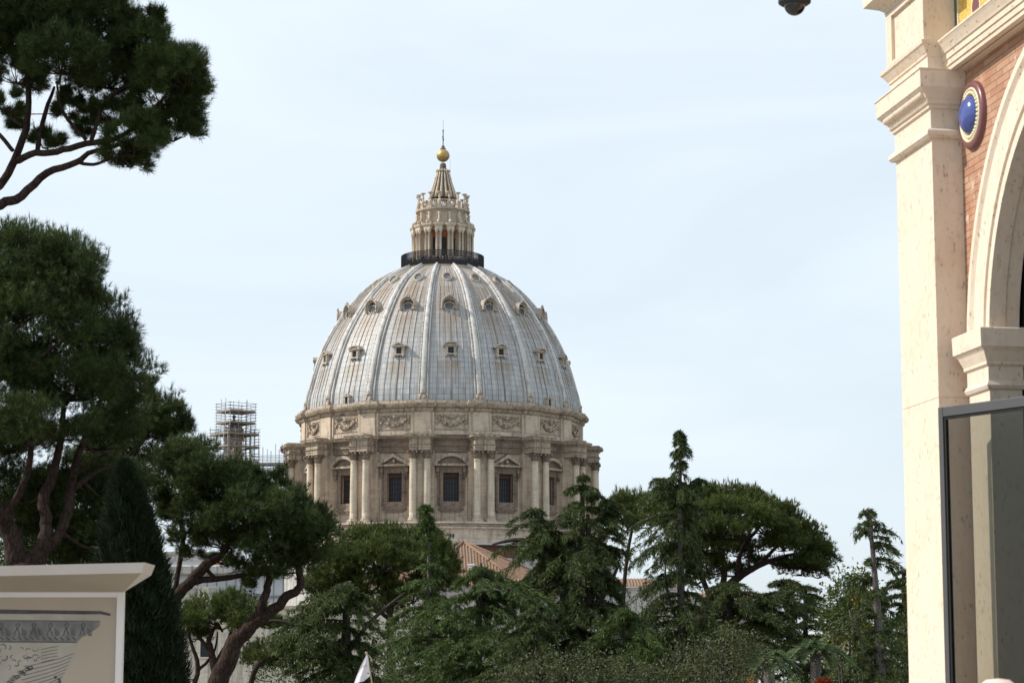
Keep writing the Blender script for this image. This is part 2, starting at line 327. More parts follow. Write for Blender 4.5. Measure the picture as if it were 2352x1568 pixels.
M = dict(
    stone=old_stone('weathered_travertine', (0.60, 0.49, 0.385), course=0.62, heavy=0.35, rain=0.5),
    ledge=old_stone('grimy_travertine', (0.52, 0.42, 0.325), ledge=0.9, scale=1.3, heavy=0.6, rain=0.85), sooty_shaded=old_stone('sooty_shaded_travertine', (0.30, 0.23, 0.18), ledge=0.8, scale=1.3, heavy=0.75),  # darkest travertine: soot plus shade put into its base colour
    skyglass=plain('sky_reflection_glass', (0.16, 0.17, 0.18), 0.35, spec=0.5), hood=old_stone('window_surround', (0.56, 0.48, 0.40), ledge=0.45, scale=2.0, heavy=0.35), lantern_stone=old_stone('lantern_stone', (0.64, 0.54, 0.435), scale=1.6, ledge=0.6, heavy=0.15, rain=0.25), column=old_stone('column_travertine', (0.66, 0.56, 0.44), scale=1.2, ledge=0.5, heavy=0.15, rain=0.2),  # glass grey lightened to stand in for reflected sky
    brickcore=plain('ochre_lantern_wall', (0.46, 0.17, 0.08), 0.9, var=0.2, scale=1.2),
    lead=lead_roof('lead_sheet'), rib=old_stone('lead_rib', (0.60, 0.59, 0.575), grime=(0.12, 0.10, 0.085), ledge=0.15, heavy=0.12, course=0.95),
    spire=old_stone('spire_lead', (0.17, 0.125, 0.10), scale=2.0, ledge=0.1), darkmetal=plain('dark_iron', (0.035, 0.034, 0.036), 0.6),
    gold=plain('gilded_bronze', (0.46, 0.315, 0.135), 0.5, metal=0.7, var=0.25, scale=1.5), pane=plain('dark_window', (0.026, 0.028, 0.034), 0.45, spec=0.25),
    shaded_lining=plain('shaded_brown_reveal', (0.09, 0.055, 0.04), 0.8), leadbar=plain('glazing_bar', (0.10, 0.10, 0.11), 0.7),
    trav=new_travertine('cut_travertine', (0.69, 0.59, 0.49)), trav_h=new_travertine('cut_travertine_cross', (0.66, 0.56, 0.455), False),
    brick=bricks('roman_brick'), mosaic=gold_mosaic('gold_mosaic'), majolica_blue=plain('blue_majolica', (0.06, 0.085, 0.29), 0.16, var=0.2, scale=5, spec=0.6),
    majolica_red=plain('purple_majolica', (0.17, 0.065, 0.07), 0.3, var=0.15, spec=0.5), majolica_gold=plain('ochre_majolica', (0.55, 0.36, 0.08), 0.35, var=0.2, spec=0.4),
    majolica_cream=plain('cream_majolica', (0.72, 0.66, 0.46), 0.35), majolica_green=plain('green_majolica', (0.05, 0.09, 0.05), 0.3),
    steel=plain('grey_door_metal', (0.085, 0.085, 0.09), 0.45, metal=0.3, var=0.05), gasket=plain('black_gasket', (0.012, 0.012, 0.013), 0.7),
    glass=tinted_glass('tinted_glass', (0.61, 0.62, 0.58)), dark=plain('dark_interior', (0.012, 0.012, 0.013), 0.9),
    tile=roof_tiles('roman_roof_tiles'), plaster=old_stone('pale_plaster', (0.56, 0.54, 0.52), ledge=0.3, scale=0.8), cream=old_stone('cream_facade', (0.74, 0.66, 0.56), ledge=0.4),
    panel=plain('grey_panel', (0.50, 0.51, 0.54), 0.5, var=0.06), white=plain('white_paint', (0.72, 0.70, 0.70), 0.45, var=0.04),
    orange=plain('orange_plaster', (0.42, 0.19, 0.06), 0.9), scaff=plain('scaffold_steel', (0.20, 0.21, 0.23), 0.45, metal=0.4), plank=plain('scaffold_plank', (0.22, 0.18, 0.15), 0.85, var=0.3),
    red=plain('red_paint', (0.5, 0.03, 0.03), 0.5),
    fabric=plain('shaded_beige_canvas', (0.37, 0.325, 0.265), 0.9, var=0.06, scale=2), fabric2=plain('pale_canvas', (0.56, 0.53, 0.50), 0.9, var=0.05, scale=2),  # lower canvas darkened to carry the canopy underside's shade
    pine=leaf_mat('pine_needles', (0.011, 0.022, 0.008), (0.088, 0.122, 0.03), 0.25), pine_far=leaf_mat('pine_needles_far', (0.017, 0.031, 0.009), (0.125, 0.155, 0.034), 0.27, 0.7),
    cedar=leaf_mat('cedar_needles', (0.012, 0.025, 0.009), (0.105, 0.135, 0.036), 0.26, 0.6), cedar_green=leaf_mat('fresh_cedar_needles', (0.026, 0.052, 0.016), (0.115, 0.16, 0.04), 0.28, 0.5),
    cypress=leaf_mat('cypress_scales', (0.009, 0.018, 0.008), (0.022, 0.036, 0.013), 0.1, 2.5), oak=leaf_mat('holm_oak_leaves', (0.026, 0.036, 0.014), (0.115, 0.12, 0.05), 0.2, 0.9), eaves=plain('eaves_brick', (0.15, 0.08, 0.055), 0.9, var=0.3),
    magnolia=leaf_mat('magnolia_leaves', (0.03, 0.055, 0.02), (0.11, 0.14, 0.04), 0.25, 0.9, accent=(0.32, 0.25, 0.03)), palm=leaf_mat('palm_leaflets', (0.04, 0.085, 0.03), (0.16, 0.2, 0.09), 0.3, 1.0),
    flower=leaf_mat('red_petals', (0.14, 0.025, 0.012), (0.26, 0.05, 0.02), 0.3, 3.0),
    bark_pine=bark_mat('pine_bark', (0.030, 0.019, 0.016), (0.064, 0.041, 0.033)), bark_grey=bark_mat('cedar_bark', (0.10, 0.085, 0.08), (0.19, 0.165, 0.155), 1.3),
    bark_dark=bark_mat('dark_bark', (0.04, 0.034, 0.032), (0.08, 0.068, 0.06), 1.3),
)
# ---------------------------------------------------------------- ground
mb = MB()
ys = [-60, 0, 27, 30, 34, 45, 60, 95, 130, 180, 230, 280, 600, 1500, 4000, 9000]; xs = [-6000, -1500, -400, -150, -60, -20, 0, 20, 60, 150, 400, 1500, 6000]
mb.add([(x, y, ground_z(y)) for y in ys for x in xs], [(j * 13 + i, j * 13 + i + 1, (j + 1) * 13 + i + 1, (j + 1) * 13 + i) for j in range(len(ys) - 1) for i in range(12)])
mb.build('ground', plain('garden_soil', (0.10, 0.10, 0.06), 0.95, var=0.35, scale=0.4), fix=False)['kind'] = 'structure'
mb = MB(); mb.add([(-25, -40, 0.004), (25, -40, 0.004), (25, 26.9, 0.004), (-25, 26.9, 0.004)], [(0, 1, 2, 3)])
mb.build('terrace_paving', plain('stone_paving', (0.30, 0.28, 0.25), 0.85, var=0.2, scale=1.5), fix=False)['kind'] = 'structure'
# ---------------------------------------------------------------- the domed church
DY = 400.0; AX = at(1015, 940, DY).x; T0 = R(5.5); STEP = R(22.5)
church = thing('domed_church', 'great grey lead dome with stone lantern and gilded ball on a columned drum', 'church', (AX, DY, 0))
def lim(hw, py):
    z = zf(py, DY); return hw * (DY * math.cos(PITCH) + (z - EYE) * math.sin(PITCH)) / FPX, z
BAYS = [T0 + STEP * k for k in range(-5, 6)]; PIERS = [T0 + STEP * (k + 0.5) for k in range(-6, 6)]
def zfront(py, r): return zf(py, DY - r)

# dome shell
raw = [lim(h, y) for h, y in ((319, 966), (318, 946), (316, 925), (309.5, 904), (303, 880), (295, 852), (284.5, 824), (272, 797), (258.5, 772), (243, 748), (229.5, 728), (214, 708), (196, 688), (174, 667), (150, 650), (124, 636), (96, 624))]
raw = [(r - 0.5, z) for r, z in raw]
prof = []
for (r0, z0), (r1, z1) in zip(raw, raw[1:]):
    for k in range(3): prof.append((r0 + (r1 - r0) * k / 3, z0 + (z1 - z0) * k / 3))
prof.append(raw[-1])
for _ in range(3):
    prof = [prof[0]] + [((a[0] + 2 * b[0] + c[0]) / 4, (a[1] + 2 * b[1] + c[1]) / 4) for a, b, c in zip(prof, prof[1:], prof[2:])] + [prof[-1]]
arc = [0.0]
for a, b in zip(prof, prof[1:]): arc.append(arc[-1] + math.hypot(a[0] - b[0], a[1] - b[1]))
def shell_r(z):
    for (r0, z0), (r1, z1) in zip(prof, prof[1:]):
        if z <= z1: return r0 + (r1 - r0) * (z - z0) / (z1 - z0)
    return prof[-1][0]
def shell_front(py):
    z = 60.0
    for _ in range(30): z = zf(py, DY - shell_r(z))
    return shell_r(z), z
def normal_at(i):
    a = prof[max(i - 1, 0)]; b = prof[min(i + 1, len(prof) - 1)]; t = (b[0] - a[0], b[1] - a[1]); L = math.hypot(*t)
    return t[1] / L, -t[0] / L
mb = MB(); n = 160; V = []; U = []
for i, (r, z) in enumerate(prof):
    for k in range(n + 1):
        t = -math.pi + 2 * math.pi * k / n; V.append((r * math.sin(t), -r * math.cos(t), z)); U.append(((t - T0) / STEP + 0.5 + 16, arc[i]))
F = [(i * (n + 1) + k, i * (n + 1) + k + 1, (i + 1) * (n + 1) + k + 1, (i + 1) * (n + 1) + k) for i in range(len(prof) - 1) for k in range(n)]
mb.add(V, F, True)
for th in BAYS:                                        # raised seams running up each panel
    for q in (-0.24, -0.12, 0.0, 0.12, 0.24):
        i1 = len(prof) - (1 if q == 0 else 3 if abs(q) < .2 else 12)
        t = th + q * STEP
        pts = [((r + 0.04) * math.sin(t), -(r + 0.04) * math.cos(t), z) for r, z in prof[:i1:3]]
        mb.tube(pts, 0.085 if abs(q) != .12 else 0.05, 5, False); U += [((t - T0) / STEP + 16.5, a) for a in arc[:i1:3] for _ in range(5)]
mb.build('dome_shell', M['lead'], church, uv=U)

# ribs
sec = [(-.5, -.15), (-.5, .34), (-.36, .36), (-.34, .16), (-.28, .16), (-.26, .58), (-.14, .70), (0, .74), (.14, .70), (.26, .58), (.28, .16), (.34, .16), (.36, .36), (.5, .34), (.5, -.15)]
mb = MB(); V = []
for i, (r, z) in enumerate(prof):
    nr, nz = normal_at(i); w = 1.8 - .85 * i / (len(prof) - 1); h = 1.0 - 0.25 * i / (len(prof) - 1)
    for a, b in sec: V.append((a * w, -(r + nr * b * h), z + nz * b * h))
q = len(sec); mb.add(V, [(i * q + k, i * q + k + 1, (i + 1) * q + k + 1, (i + 1) * q + k) for i in range(len(prof) - 1) for k in range(q - 1)])
for i in range(2, len(prof) - 2):                      # row of little lamp rings down each rib's edge
    r, z = prof[i]; nr, nz = normal_at(i); w = (1.8 - .85 * i / (len(prof) - 1)) * 0.43
    mb.ball((-w, -(r + nr * .34), z + nz * .34), 0.10, 5, 4)
rib = mb.build('rib', M['rib'], church, rotz=PIERS[0])
# pedestal with small urn at each rib's foot
mb = MB(); zb = zfront(936, 25); mb.mould(-1.05, 1.05, -25.0, -23.3, [(.12, zb), (.12, zb + .35), (0, zb + .4), (0, zb + 1.2), (.1, zb + 1.3), (.1, zb + 1.5), (0, zb + 1.55)])
for sx in (-.35, .35): mb.lathe([(0, zb + 1.5), (.3, zb + 1.55), (.22, zb + 1.8), (.36, zb + 2.1), (.12, zb + 2.5), (0, zb + 2.5)], 8, c=(sx, -24.5))
mb.lathe([(0, zb + 2.3), (.34, zb + 2.35), (.42, zb + 2.7), (.2, zb + 3.05), (.12, zb + 3.4), (0, zb + 3.6)], 8, c=(0, -24.45))
foot = mb.build('rib_pedestal', M['ledge'], church, rotz=PIERS[0])
for th in PIERS[1:]: rep(rib, church, th); rep(foot, church, th)

# windows in the lead: three rows, and a low hatch in two panels
def small_pediment(mb, hw, y0, y1, z, rise, arched):
    mb.box(-hw, hw, y0, y1, z, z + .17)
    if arched:
        m_ = 10; out = [(hw * math.sin(a), z + .17 + (rise) * (math.cos(a) - math.cos(R(62))) / (1 - math.cos(R(62)))) for a in [R(-62 + 124 * k / m_) for k in range(m_ + 1)]]
        s_ = math.sin(R(62)); out = [(x / s_, zz) for x, zz in out]
        inn = [(x * .82, z + .17 + (zz - z - .17) * .62) for x, zz in out]
        for k in range(m_): mb.prism([out[k], out[k + 1], inn[k + 1], inn[k]], y0, y1)
        mb.prism([(x, zz) for x, zz in inn], y0 + .28, y1)
    else:
        for s in (-1, 1): mb.prism([(s * hw, z + .17), (0, z + .17 + rise), (0, z + rise * .62 + .17), (s * hw * .72, z + .17)], y0, y1)
        mb.prism([(-hw * .72, z + .17), (0, z + .17 + rise * .62), (hw * .72, z + .17)], y0 + .28, y1)
def dormer(arched, th):
    r, z = shell_front(803); y0 = -(shell_r(z - .6) + .42); yb = -(shell_r(z + 1.6) - .6); mb = MB()
    for s in (-1, 1): mb.box(*sorted((s * .48, s * .83)), y0, yb, z - .62, z + .55); mb.prism([(s * .83, z + .1), (s * 1.08, z + .5), (s * 1.08, z + .62), (s * .83, z + .62)], y0, y0 + .4)
    mb.box(-.83, .83, y0 + .01, yb, z + .42, z + .62); mb.box(-1.0, 1.0, y0 - .14, yb, z - .86, z - .62)
    for s in (-1, 1): mb.ball((s * .75, y0, z - 1.0), (.22, .2, .2), 6, 5)
    small_pediment(mb, 1.32, y0 - .2, yb, z + .62, .62, arched)
    w = mb.build('dormer_window', M['hood'], church, rotz=th)
    mb = MB(); mb.box(-.48, .48, y0 + .3, y0 + .36, z - .62, z + .42); mb.build('pane', M['pane'], w)
    mb = MB()
    for x in (-.16, .16): mb.box(x - .025, x + .025, y0 + .24, y0 + .29, z - .62, z + .42)
    mb.box(-.48, .48, y0 + .235, y0 + .285, z - .12, z - .07); mb.build('glazing_bars', M['leadbar'], w); return w
da = dormer(True, BAYS[1]); dt = dormer(False, BAYS[0])
for k, th in enumerate(BAYS[2:]): rep_tree(dt if k % 2 == 0 else da, church, th)
def ring(mb, cx, cy, cz, rx, rz, tr, n=18, tilt=(0, 0), m_=6):
    """torus-like frame in the x-z plane; tilt = outward (y, z) normal"""
    ny, nz = tilt; V = []; F = []
    for k in range(n):
        a = 2 * math.pi * k / n; ca, sa = math.cos(a), math.sin(a)
        for j in range(m_):
            b = 2 * math.pi * j / m_; d = 1 + tr / rx * math.cos(b); h = tr * math.sin(b)
            u = rz * d * sa
            V.append((cx + rx * d * ca, cy + u * nz + ny * h, cz + u * (-ny) + nz * h))
    for k in range(n):
        for j in range(m_):
            k2 = (k + 1) % n; j2 = (j + 1) % m_; F.append((k * m_ + j, k2 * m_ + j, k2 * m_ + j2, k * m_ + j2))
    mb.add(V, F, True)
def disc(mb, cx, cy, cz, rx, rz, tilt, n=18, d=0.0):
    ny, nz = tilt; cy += ny * d; cz += nz * d
    mb.add([(cx + rx * math.cos(2 * math.pi * k / n), cy + rz * math.sin(2 * math.pi * k / n) * nz, cz - rz * math.sin(2 * math.pi * k / n) * ny) for k in range(n)], [tuple(range(n))])
def cartouche(th):
    """round hooded window with scrolls"""
    r, z = shell_front(700); i = min(range(len(prof)), key=lambda k: abs(prof[k][1] - z)); mb = MB(); y = -(r + .55); t = (-.985, .17)
    hood = []
    for k in range(15):                                   # shell-shaped hood leaning out over the glass
        a = R(-25 + 230 * k / 14); hood.append((1.28 * math.cos(a), z + .1 + 1.3 * math.sin(a)))
    inn = [(x * .74, z + .1 + (zz - z - .1) * .74) for x, zz in hood]
    for k in range(14): mb.add([(hood[k][0], y - .35, hood[k][1]), (hood[k + 1][0], y - .35, hood[k + 1][1]), (inn[k + 1][0], y + .15, inn[k + 1][1] - .1), (inn[k][0], y + .15, inn[k][1] - .1),
                               (hood[k][0] * 1.1, y + 1.3, hood[k][1]), (hood[k + 1][0] * 1.1, y + 1.3, hood[k + 1][1])], [(0, 1, 2, 3), (0, 4, 5, 1)])
    pts = [(x, y - .35, zz) for x, zz in hood]; mb.tube(pts, .13, 6)
    ring(mb, 0, y + .05, z - .25, .88, .74, .15, 16, t)
    for s in (-1, 1): mb.ball((s * 1.22, y - .15, z - .55), (.3, .25, .34), 7, 5); mb.ball((s * .62, y - .05, z - 1.2), (.36, .25, .3), 7, 5); mb.ball((s * .3, y - .3, z + 1.55), (.26, .2, .2), 6, 5)
    mb.ball((0, y - .05, z - 1.5), (.4, .25, .42), 7, 5); mb.ball((0, y - .3, z + 1.62), (.2, .2, .34), 6, 5)
    mb.box(-1.2, 1.2, y + .3, y + 2.0, z - 1.3, z + .2)
    w = mb.build('cartouche_window', M['hood'], church, rotz=th)
    mb = MB(); disc(mb, 0, y + .12, z - .25, .86, .72, t); mb.build('pane', M['skyglass'], w)
    mb = MB()
    for x in (-.42, 0, .42): mb.box(x - .03, x + .03, y + .02, y + .08, z - .9, z + .4)
    for q in (-.45, 0): mb.box(-.8, .8, y + .015, y + .075, z - .25 + q - .03 + .2, z - .25 + q + .03 + .2)
    mb.build('glazing_bars', M['leadbar'], w); return w
def oculus(th):
    r, z = shell_front(636); mb = MB(); t = (-.80, .60); y = -(r + .35)
    ring(mb, 0, y, z, .80, .95, .19, 18, t); ring(mb, 0, y - .08, z + .06, .72, .86, .09, 18, t)
    V = []
    for k in range(18): a = 2 * math.pi * k / 18; V += [(.9 * math.cos(a), y + .95 * 1.1 * math.sin(a) * t[1], z - .95 * 1.1 * math.sin(a) * t[0]), (.9 * math.cos(a), y + 1.05 * math.sin(a) * t[1] + .8, z - 1.05 * math.sin(a) * t[0] - .6)]
    mb.add(V, [(2 * k, 2 * ((k + 1) % 18), 2 * ((k + 1) % 18) + 1, 2 * k + 1) for k in range(18)])
    w = mb.build('oculus_window', M['hood'], church, rotz=th)
    mb = MB(); disc(mb, 0, y, z, .74, .88, t, d=-.05); mb.build('pane', M['skyglass'], w); return w
ca = cartouche(BAYS[0]); oc = oculus(BAYS[0])
for th in BAYS[1:]: rep_tree(ca, church, th); rep_tree(oc, church, th)
def hatch(th):
    z = zf(917, DY - 18) - .55; r = shell_r(z + 1); mb = MB(); y0 = -(r + .55)
    for s in (-1, 1): mb.box(*sorted((s * .32, s * .6)), y0, -(r - .6), z - .9, z + .9)
    mb.box(-.72, .72, y0 - .1, -(r - .6), z + .9, z + 1.15); mb.ball((0, y0, z + 1.3), (.3, .2, .2), 6, 5)
    w = mb.build('hatch_window', M['hood'], church, rotz=th); mb = MB(); mb.box(-.32, .32, y0 + .25, y0 + .3, z - .9, z + .9); mb.build('pane', M['pane'], w); return w
h0 = hatch(T0 + 2 * STEP); rep_tree(h0, church, T0 - 2 * STEP)

# attic storey
AR = 24.35; zc1 = zfront(916, 25.4); zc0 = zfront(943.5, 25.0); za0 = zfront(999, 24.6)
def rise(f): return zc0 + (zc1 - zc0) * f
corn = [(AR + .05, rise(-.05)), (AR + .12, rise(0)), (AR + .3, rise(.1)), (AR + .32, rise(.28)), (AR + .75, rise(.36)), (AR + .95, rise(.55)), (AR + 1.0, rise(.68)), (AR + .7, rise(.72)), (AR + .6, rise(.95)), (AR + .3, rise(.97)), (AR + .1, rise(1.0)), (AR - .3, rise(1.02)), (AR - .45, rise(1.05)), (AR - 1.2, rise(1.05))]
mb = MB(); mb.lathe([(AR, za0 - .4), (AR, zc0 + .1)], 128, smooth=False)
mb.lathe([(AR + .02, za0 + .1), (AR + .25, za0 + .12), (AR + .25, za0 + .8), (AR + .02, za0 + .9)], 128, smooth=False)
mb.build('attic_wall', M['stone'], church)
mb = MB(); mb.lathe(corn, 128, smooth=False); mb.build('attic_cornice', M['ledge'], church)
mb = MB(); mb.box(-1.5, 1.5, -AR - .55, -AR + .6, za0 - .3, zc0 + .05); mb.box(-1.95, 1.95, -AR - .32, -AR + .6, za0 - .3, zc0 + .04); mb.mould(-1.5, 1.5, -AR - .55, -AR + .5, [(.14, za0 - .3), (.14, za0 + .7), (.02, za0 + .8)])
at_p = mb.build('attic_pilaster', M['stone'], church, rotz=PIERS[0])
mb = MB(); mb.mould(-1.55, 1.55, -AR - .55, -AR + .3, [(r_ - AR, z_) for r_, z_ in corn[:-4]]); ap_c = mb.build('cornice_block', M['ledge'], church, rotz=PIERS[0])
for th in PIERS[1:]: rep(at_p, church, th); rep(ap_c, church, th)
rs = random.Random(4)
mb = MB(); yg = -AR - .10; zt = zc0 - .55; hw = 2.75; zlo = za0 + 1.15
for a, b in (((-3.0, zt + .1), (3.0, zt + .1)), ((-3.0, zlo), (3.0, zlo)), ((-3.0, zlo), (-3.0, zt + .1)), ((3.0, zlo), (3.0, zt + .1))):
    mb.bar((a[0], -AR * math.cos(a[0] / AR) - .06, a[1]), (b[0], -AR * math.cos(b[0] / AR) - .06, b[1]), .12, .12, (0, 1, 0)) if a[0] == b[0] else [mb.bar((a[0] + k, -math.sqrt(AR * AR - (a[0] + k) ** 2) - .06, a[1]), (a[0] + k + 1, -math.sqrt(AR * AR - (a[0] + k + 1) ** 2) - .06, b[1]), .12, .12) for k in range(6)]
fr = mb.build('attic_panel_frame', M['stone'], church, rotz=BAYS[0])
mb = MB()
for k in range(29):                                       # garland of fruit hung between two knots
    f = k / 28 * 2 - 1; x = f * 2.05; z = zt - .55 - 1.15 * (1 - f * f); yy = -math.sqrt(AR * AR - x * x) - .12
    for _ in range(3): mb.ball((x + rs.uniform(-.1, .1), yy - rs.uniform(0, .22), z + rs.uniform(-.24, .2)), rs.uniform(.13, .21), 6, 5)
for s in (-1, 1):
    for k in range(9): x = s * (2.35 + rs.uniform(-.25, .25)); mb.ball((x, -math.sqrt(AR * AR - x * x) - .12, zt - .25 - k * .14), rs.uniform(.13, .22), 6, 5)
    for k in range(10): x = s * (.6 + k * .15); mb.ball((x, -math.sqrt(AR * AR - x * x) - .1, zt - .25 - .16 * math.sin(k * 1.3)), (.14, .12, .09), 5, 4)
    mb.ball((s * .38, yg - .1, zt - .35), (.22, .12, .14), 6, 5); mb.ball((s * .62, yg - .02, zt - .72), (.25, .1, .1), 6, 5)
mb.ball((0, yg - .2, zt - .32), (.3, .3, .4), 8, 6); mb.ball((0, yg - .12, zt - .8), (.17, .2, .2), 6, 5)
ga = mb.build('garland_relief', M['ledge'], church, rotz=BAYS[0])
for th in BAYS[1:]: rep(fr, church, th); rep(ga, church, th)

# drum: one bay of wall with its window, and one buttress with paired columns
PY = 28.3
def zp(py): return zf(py, DY - PY)
def zw(py): return zf(py, DY - 24.0)
zbase = zp(1195); wx = 1.32; wz0, wz1 = zw(1151), zw(1084.7); ztop = za0 + .2
mb = MB(); yw = -24.0; bw = 4.9
mb.box(-bw, -wx, yw, yw + 1.0, zbase - .5, ztop); mb.box(wx, bw, yw, yw + 1.0, zbase - .5, ztop)
mb.box(-wx, wx, yw, yw + 1.0, zbase - .5, wz0); mb.box(-wx, wx, yw, yw + 1.0, wz1, ztop)
mb.box(-bw, bw, yw - .25, yw + .5, zbase - .4, zbase + .75)
bay = mb.build('drum_wall', M['stone'], church, rotz=BAYS[0])
e0, e1, e2, e3 = zp(994.5), zp(1005), zp(1018), zp(1031)
ent = [(0, e3 - .05), (.05, e3), (.05, e3 + .42), (.12, e3 + .44), (.12, e3 + .8), (.32, e3 + .86), (.34, e2), (.06, e2 + .04), (.06, e1 - .1), (.25, e1), (.38, e1 + .25), (.72, e1 + .3), (.8, e1 + .62), (.86, e0 - .1), (.7, e0)]
mb = MB(); mb.lathe([(24.45 + o, z) for o, z in ent] + [(24.0, e0 + .15)], 128, smooth=False); mb.build('drum_entablature', M['sooty_shaded'], church)  # bay tone mixes soot with shade held in the colour
def drum_window(arched, th):
    mb = MB(); y0 = yw - .32; fx = 1.86; z0, z1 = zw(1165), zw(1075.5)
    for s in (-1, 1):
        mb.box(*sorted((s * wx, s * fx)), y0, yw + .2, z0, z1); mb.box(*sorted((s * (wx + .22), s * (wx + .36))), y0 - .08, y0 + .1, wz0 - .2, wz1 + .2)
        mb.box(*sorted((s * 1.95, s * 2.5)), y0 - .3, yw + .2, zw(1084), zw(1070)); mb.ball((s * 2.2, y0 - .2, zw(1090)), (.22, .3, .42), 7, 5)
        mb.box(*sorted((s * fx, s * 2.35)), yw - .12, yw + .2, z0 + .3, zw(1084))
    mb.box(-wx, wx, y0, yw + .2, wz1, z1); mb.box(-wx, wx, y0, yw + .2, z0, wz0); mb.box(-2.1, 2.1, y0 - .18, yw + .2, z0 - .3, z0)
    mb.prism([(-2.0, z0 - .3), (2.0, z0 - .3), (1.5, z0 - .65), (-1.5, z0 - .65)], y0 - .05, yw + .2)
    mb.box(-2.5, 2.5, y0 - .1, yw + .2, z1, zw(1070))
    w = mb.build('drum_window', M['sooty_shaded'], church, rotz=th)  # the pediment's shadow is painted into this dark frame colour
    mb = MB(); zz = zw(1070); hw = 2.98; rs_ = 1.75; y1 = yw + .2; yf = y0 - .85; ty = MB()
    mb.box(-hw, hw, yf, y1, zz, zz + .36)
    if arched:
        out = []
        for k in range(15): a = R(-60 + 120 * k / 14); out.append((hw * math.sin(a) / math.sin(R(60)), zz + .36 + rs_ * (math.cos(a) - .5) / .5))
        inn = [(x * .80, zz + .36 + (q - zz - .36) * .70) for x, q in out]
        for k in range(14): mb.prism([out[k], out[k + 1], inn[k + 1], inn[k]], yf, y1)
        ty.prism(inn, yf + .7, y1)
    else:
        for s in (-1, 1): mb.prism([(s * hw, zz + .36), (0, zz + .36 + rs_), (0, zz + rs_ * .66 + .36), (s * hw * .7, zz + .36)], yf, y1)
        ty.prism([(-hw * .7, zz + .36), (0, zz + .36 + rs_ * .66), (hw * .7, zz + .36)], yf + .7, y1); mb.ball((0, yf + .5, zz + .9), (.3, .25, .45), 6, 5)
    mb.build('pediment', M['ledge'], w); ty.build('tympanum', M['sooty_shaded'], w)  # tympanum recess shade is set in its dark colour
    mb = MB(); mb.box(-wx, wx, yw + .85, yw + .9, wz0, wz1); mb.build('pane', M['pane'], w)
    mb = MB()
    mb.box(-wx, wx, yw + .5, yw + .84, wz1 - .75, wz1)
    for s in (-1, 1): mb.box(*sorted((s * (wx - .16), s * wx)), yw + .5, yw + .84, wz0, wz1 - .75)
    mb.build('window_lining', M['shaded_lining'], w)  # brown lining kept dark to hold the opening's shade in its colour
    mb = MB()
    for k in range(5): x = -.92 + k * .46; mb.box(x - .035, x + .035, yw + .70, yw + .78, wz0, wz1 - .75)
    for k in range(1, 5): z = wz0 + k * .85; mb.box(-wx + .16, wx - .16, yw + .695, yw + .775, z - .025, z + .025)
    mb.build('glazing_bars', M['leadbar'], w); return w
wa = drum_window(True, BAYS[1]); wt = drum_window(False, BAYS[0])
for k, th in enumerate(BAYS[1:]):
    rep(bay, church, th)
    if k >= 1: rep_tree(wt if (k - 1) % 2 == 0 else wa, church, th)
# buttress
cx_ = 1.175; cr = .60; cy_ = -27.1; zcap0, zcap1 = zp(1052.5), zp(1031)
mb = MB(); mb.box(-1.35, 1.35, -26.55, -23.4, zbase - .4, e3); mb.box(-2.1, 2.1, -25.0, -23.4, zbase - .4, e3 - .02)
mb.mould(-2.0, 2.0, -27.95, -23.4, [(0, zbase - .9), (.12, zbase - .88), (.12, zbase - .3), (.02, zbase - .2)])
butt = mb.build('buttress', M['stone'], church, rotz=PIERS[0])
def add_col(x, parent):
    mb = MB(); h = zcap0 - zbase
    mb.mould(x - .82, x + .82, cy_ - .82, cy_ + .82, [(0, zbase - .2), (0, zbase + .18)])
    p = [(.80, zbase + .18), (.86, zbase + .26), (.80, zbase + .38), (.68, zbase + .42), (.66, zbase + .5), (.74, zbase + .56), (.66, zbase + .66)]
    p += [(cr * (1 - .13 * f ** 1.8), zbase + .66 + (h - .66) * f) for f in (0, .1, .2, .35, .5, .65, .8, .92, .985)] + [(cr * .98, zcap0 - .06), (cr * .98, zcap0 + .05), (cr * .86, zcap0 + .07)]
    mb.lathe(p, 20, c=(x, cy_)); c = mb.build('column', M['column'], parent)
    mb = MB(); H = zcap1 - zcap0
    mb.lathe([(cr * .84, zcap0 + .02), (cr * .86, zcap0 + H * .5), (cr * 1.05, zcap0 + H * .78), (cr * 1.3, zcap0 + H * .88)], 16, c=(x, cy_))
    for row, (zz, rr, hh, m_) in enumerate(((.05, .88, .36, 8), (.3, .95, .42, 8), (.55, 1.05, .36, 8))):
        for k in range(m_):
            a = 2 * math.pi * (k + .5 * (row % 2)) / m_; ca, sa = math.cos(a), math.sin(a); b = cr * rr
            pts = [(b, zz * H, .2), (b + .07, (zz + hh * .55) * H, .21), (b + .26, (zz + hh * .95) * H, .17), (b + .32, (zz + hh * .8) * H, .09)]
            V = [(x + ca * p_ - sa * w_ * s, cy_ + sa * p_ + ca * w_ * s, zcap0 + q) for p_, q, w_ in pts for s in (-1, 1)]
            mb.add(V, [(2 * i, 2 * i + 1, 2 * i + 3, 2 * i + 2) for i in range(3)])
    for sx in (-1, 1):
        for sy in (-1, 1): mb.ball((x + sx * .72, cy_ + sy * .72, zcap0 + H * .78), (.2, .2, .22), 6, 5)
    mb.mould(x - .78, x + .78, cy_ - .78, cy_ + .78, [(-.08, zcap0 + H * .87), (.0, zcap0 + H * .9), (.06, zcap1 - .02), (0, zcap1)]); mb.ball((x, cy_ - .8, zcap0 + H * .9), (.14, .1, .16), 6, 5)
    mb.build('capital', M['sooty_shaded'], parent); return c
add_col(-cx_, butt); add_col(cx_, butt)
mb = MB(); mb.mould(-1.66, 1.66, -27.6, -24.0, ent); mb.build('buttress_entablature', M['ledge'], butt)
mb = MB(); mb.prism([(-1.4, e0 - .05), (1.4, e0 - .05), (1.1, e0 + .35), (-1.1, e0 + .35)], -27.9, -24.4); mb.build('coping', M['ledge'], butt)
